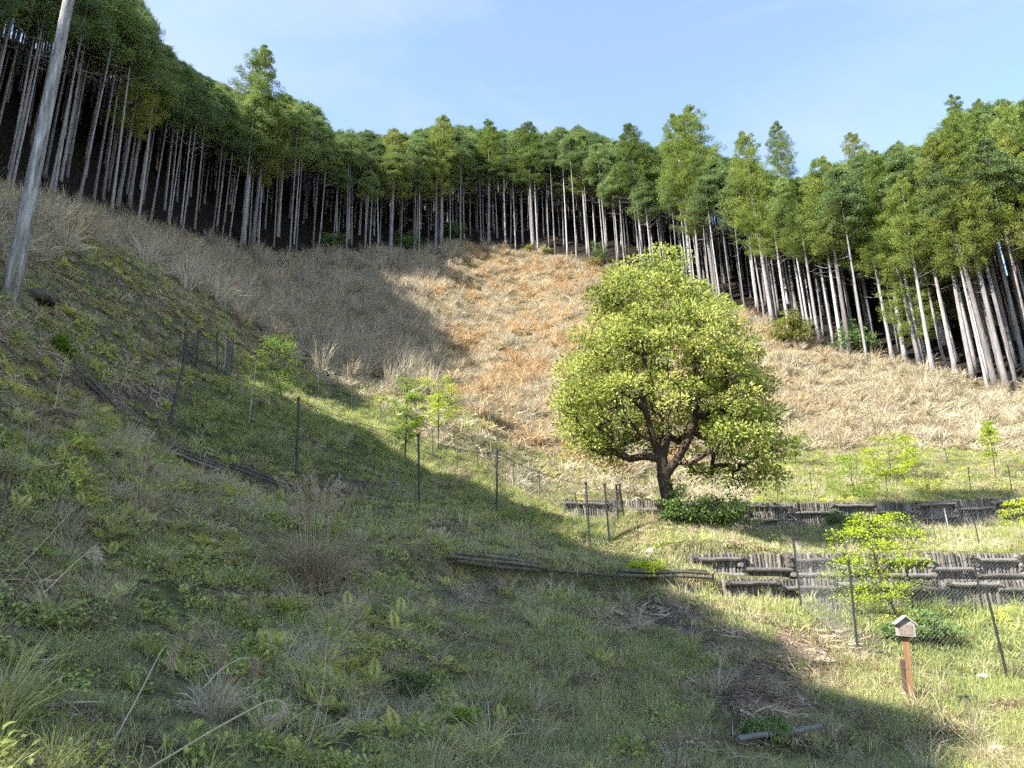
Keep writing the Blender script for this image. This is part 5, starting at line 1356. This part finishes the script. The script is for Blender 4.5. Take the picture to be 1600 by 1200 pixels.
# ------------------------------------------------------------------ big dry grass clumps with plumes, and single stalks close to the camera
def plume(mb, path, n, L, r, mi=0):
    path = np.asarray(path, float); k = len(path)
    t = r.random(n); q = np.stack([np.interp(t, np.linspace(0, 1, k), path[:, c]) for c in range(3)], 1)
    tan = np.gradient(path, axis=0); d = np.stack([np.interp(t, np.linspace(0, 1, k), tan[:, c]) for c in range(3)], 1); d /= np.linalg.norm(d, axis=1, keepdims=True) + 1e-9
    dd = d + rdir(n, r) * 0.6 + np.array([0, 0, -0.35])
    leaves(mb, q, dd, rdir(n, r), L * r.uniform(0.5, 1.2, n), np.full(n, L * 0.09 + 0.0014), np.clip(r.normal(0.5, 0.22, n), 0, 1), mi, 0.03)
def pampas(label, px, py, nb, H, ns, seed, sc_=1.0, lean=0.0):
    r = np.random.default_rng(seed); q = G(px, py); q[2] = z1(q[0], q[1])
    e = empty('dry_grass_clump', q, label, 'grass clump', 'dry grass clumps on the near slope')
    mb = MB(); a = r.uniform(0, 6.28, nb); d = 0.16 * sc_ * np.sqrt(r.random(nb))
    base = np.stack([d * np.cos(a), d * np.sin(a), np.full(nb, -0.04)], 1)
    blades(mb, base, a + r.normal(0, .5, nb), np.abs(r.normal(.22, .22, nb)), np.abs(r.normal(1.3, .6, nb)), r.uniform(.35, .85, nb) * H * 0.75, r.uniform(.004, .009, nb), np.clip(r.normal(.45, .24, nb), 0, 1), 4, r=r)
    obj('blades', mb.mesh('blades', M['clump']), e)
    for k in range(ns):
        az = r.uniform(0, 6.28); tl = abs(r.normal(0.10, 0.09)); L = H * r.uniform(.75, 1.1); p = np.array([math.cos(az), math.sin(az), 0]) * 0.08 * sc_; pts_ = []
        cur = r.uniform(0.5, 1.6)
        for s in range(9):
            th = tl + lean + cur * max(0, s - 5.5) / 2.5; pts_.append(p.copy())
            p = p + np.array([math.sin(th) * math.cos(az), math.sin(th) * math.sin(az), math.cos(th)]) * L / 9
        mb = MB(); tube(mb, pts_, np.linspace(0.0038, 0.0018, 9), 4, 0.6); obj('stalk', mb.mesh('stalk', M['plume']), e)
        mb = MB(); plume(mb, pts_[5:], 130, 0.07, r); obj('plume', mb.mesh('plume', M['plume']), e)
    return e
pampas('large dry grass clump with upright seed plumes on the near slope', 488, 925, 1100, 1.65, 30, 91, 1.7)
pampas('smaller pale dry grass clump up-slope at the left', 215, 800, 260, 0.85, 5, 92, 0.9)
pampas('leaning dry grass clump at the left border of the slope', 60, 660, 180, 0.8, 4, 93, 0.9, 0.25)
pampas('low dry grass clump at the bottom near the left plumes', 330, 1120, 220, 0.55, 2, 94, 0.8)
def stalk(label, pl, rad, nplume, seed, Lp=0.05):
    r = np.random.default_rng(seed); pp = np.array([P(a, b_, Y) for a, b_, Y in pl])
    t = np.linspace(0, len(pp) - 1, 6 * (len(pp) - 1) + 1)
    # smooth the surveyed bends
    path = np.stack([np.interp(t, np.arange(len(pp)), pp[:, c]) for c in range(3)], 1)
    for _ in range(3): path[1:-1] = (path[:-2] + 2 * path[1:-1] + path[2:]) / 4
    o0 = path[0].copy(); path = path - o0
    e = empty('grass_stalk', o0, label, 'grass stalk', 'dead plume stalks close to the camera')
    mb = MB(); tube(mb, path, np.linspace(rad * 1.25, rad * .6, len(path)), 5, 0.85); obj('stem', mb.mesh('stem', M['plume']), e)
    if nplume:
        mb = MB(); plume(mb, path[int(len(path) * .60):], int(nplume * 2.2), Lp * 1.5, r); obj('plume', mb.mesh('plume', M['plume']), e)
def gY(px, py, off): return max(2.2, float(G(px, py)[1]) - off)
stalk('straight pale straw slanting up from the left border, no plume', [(-25, 935, gY(-25, 935, .25)), (45, 872, 5.6), (118, 792, 5.6)], 0.0045, 0, 101)
stalk('long pale stalk from the left border ending in a small fluffy head', [(-25, 1010, gY(-25, 1010, .2)), (60, 935, 4.6), (118, 878, 4.7), (142, 860, 4.75), (150, 868, 4.75)], 0.0042, 130, 102)
stalk('stalk rising from the bottom edge to a hooked tan plume', [(215, 1212, 4.0), (330, 1142, 4.2), (412, 1097, 4.35), (438, 1092, 4.4), (443, 1110, 4.4), (424, 1120, 4.4)], 0.0042, 240, 103, 0.045)
stalk('short stalk with a curled brush-like plume in the middle of the near grass', [(318, 1075, 5.0), (345, 1045, 5.1), (378, 1027, 5.1), (396, 1030, 5.1), (396, 1048, 5.1)], 0.0035, 260, 104, 0.05)
stalk('thin stalk with a drooping small plume below the left stalks', [(160, 1190, 4.2), (215, 1090, 4.5), (255, 1010, 4.7), (268, 1008, 4.7), (268, 1030, 4.7)], 0.003, 140, 105)
stalk('broad feathery plume sweeping in at the left edge', [(-40, 720, 6.2), (0, 680, 6.2), (40, 655, 6.2), (88, 640, 6.2), (110, 645, 6.2)], 0.004, 320, 106, 0.06)
stalk('tall thin stalk bending over high on the left slope', [(85, 640, 8.6), (95, 590, 8.6), (106, 552, 8.6), (118, 536, 8.6), (126, 540, 8.6)], 0.003, 60, 107)
stalk('thin curved straw rising through the lower left grass', [(470, 1205, 4.9), (505, 1080, 5.4), (512, 985, 5.6)], 0.0025, 0, 108)
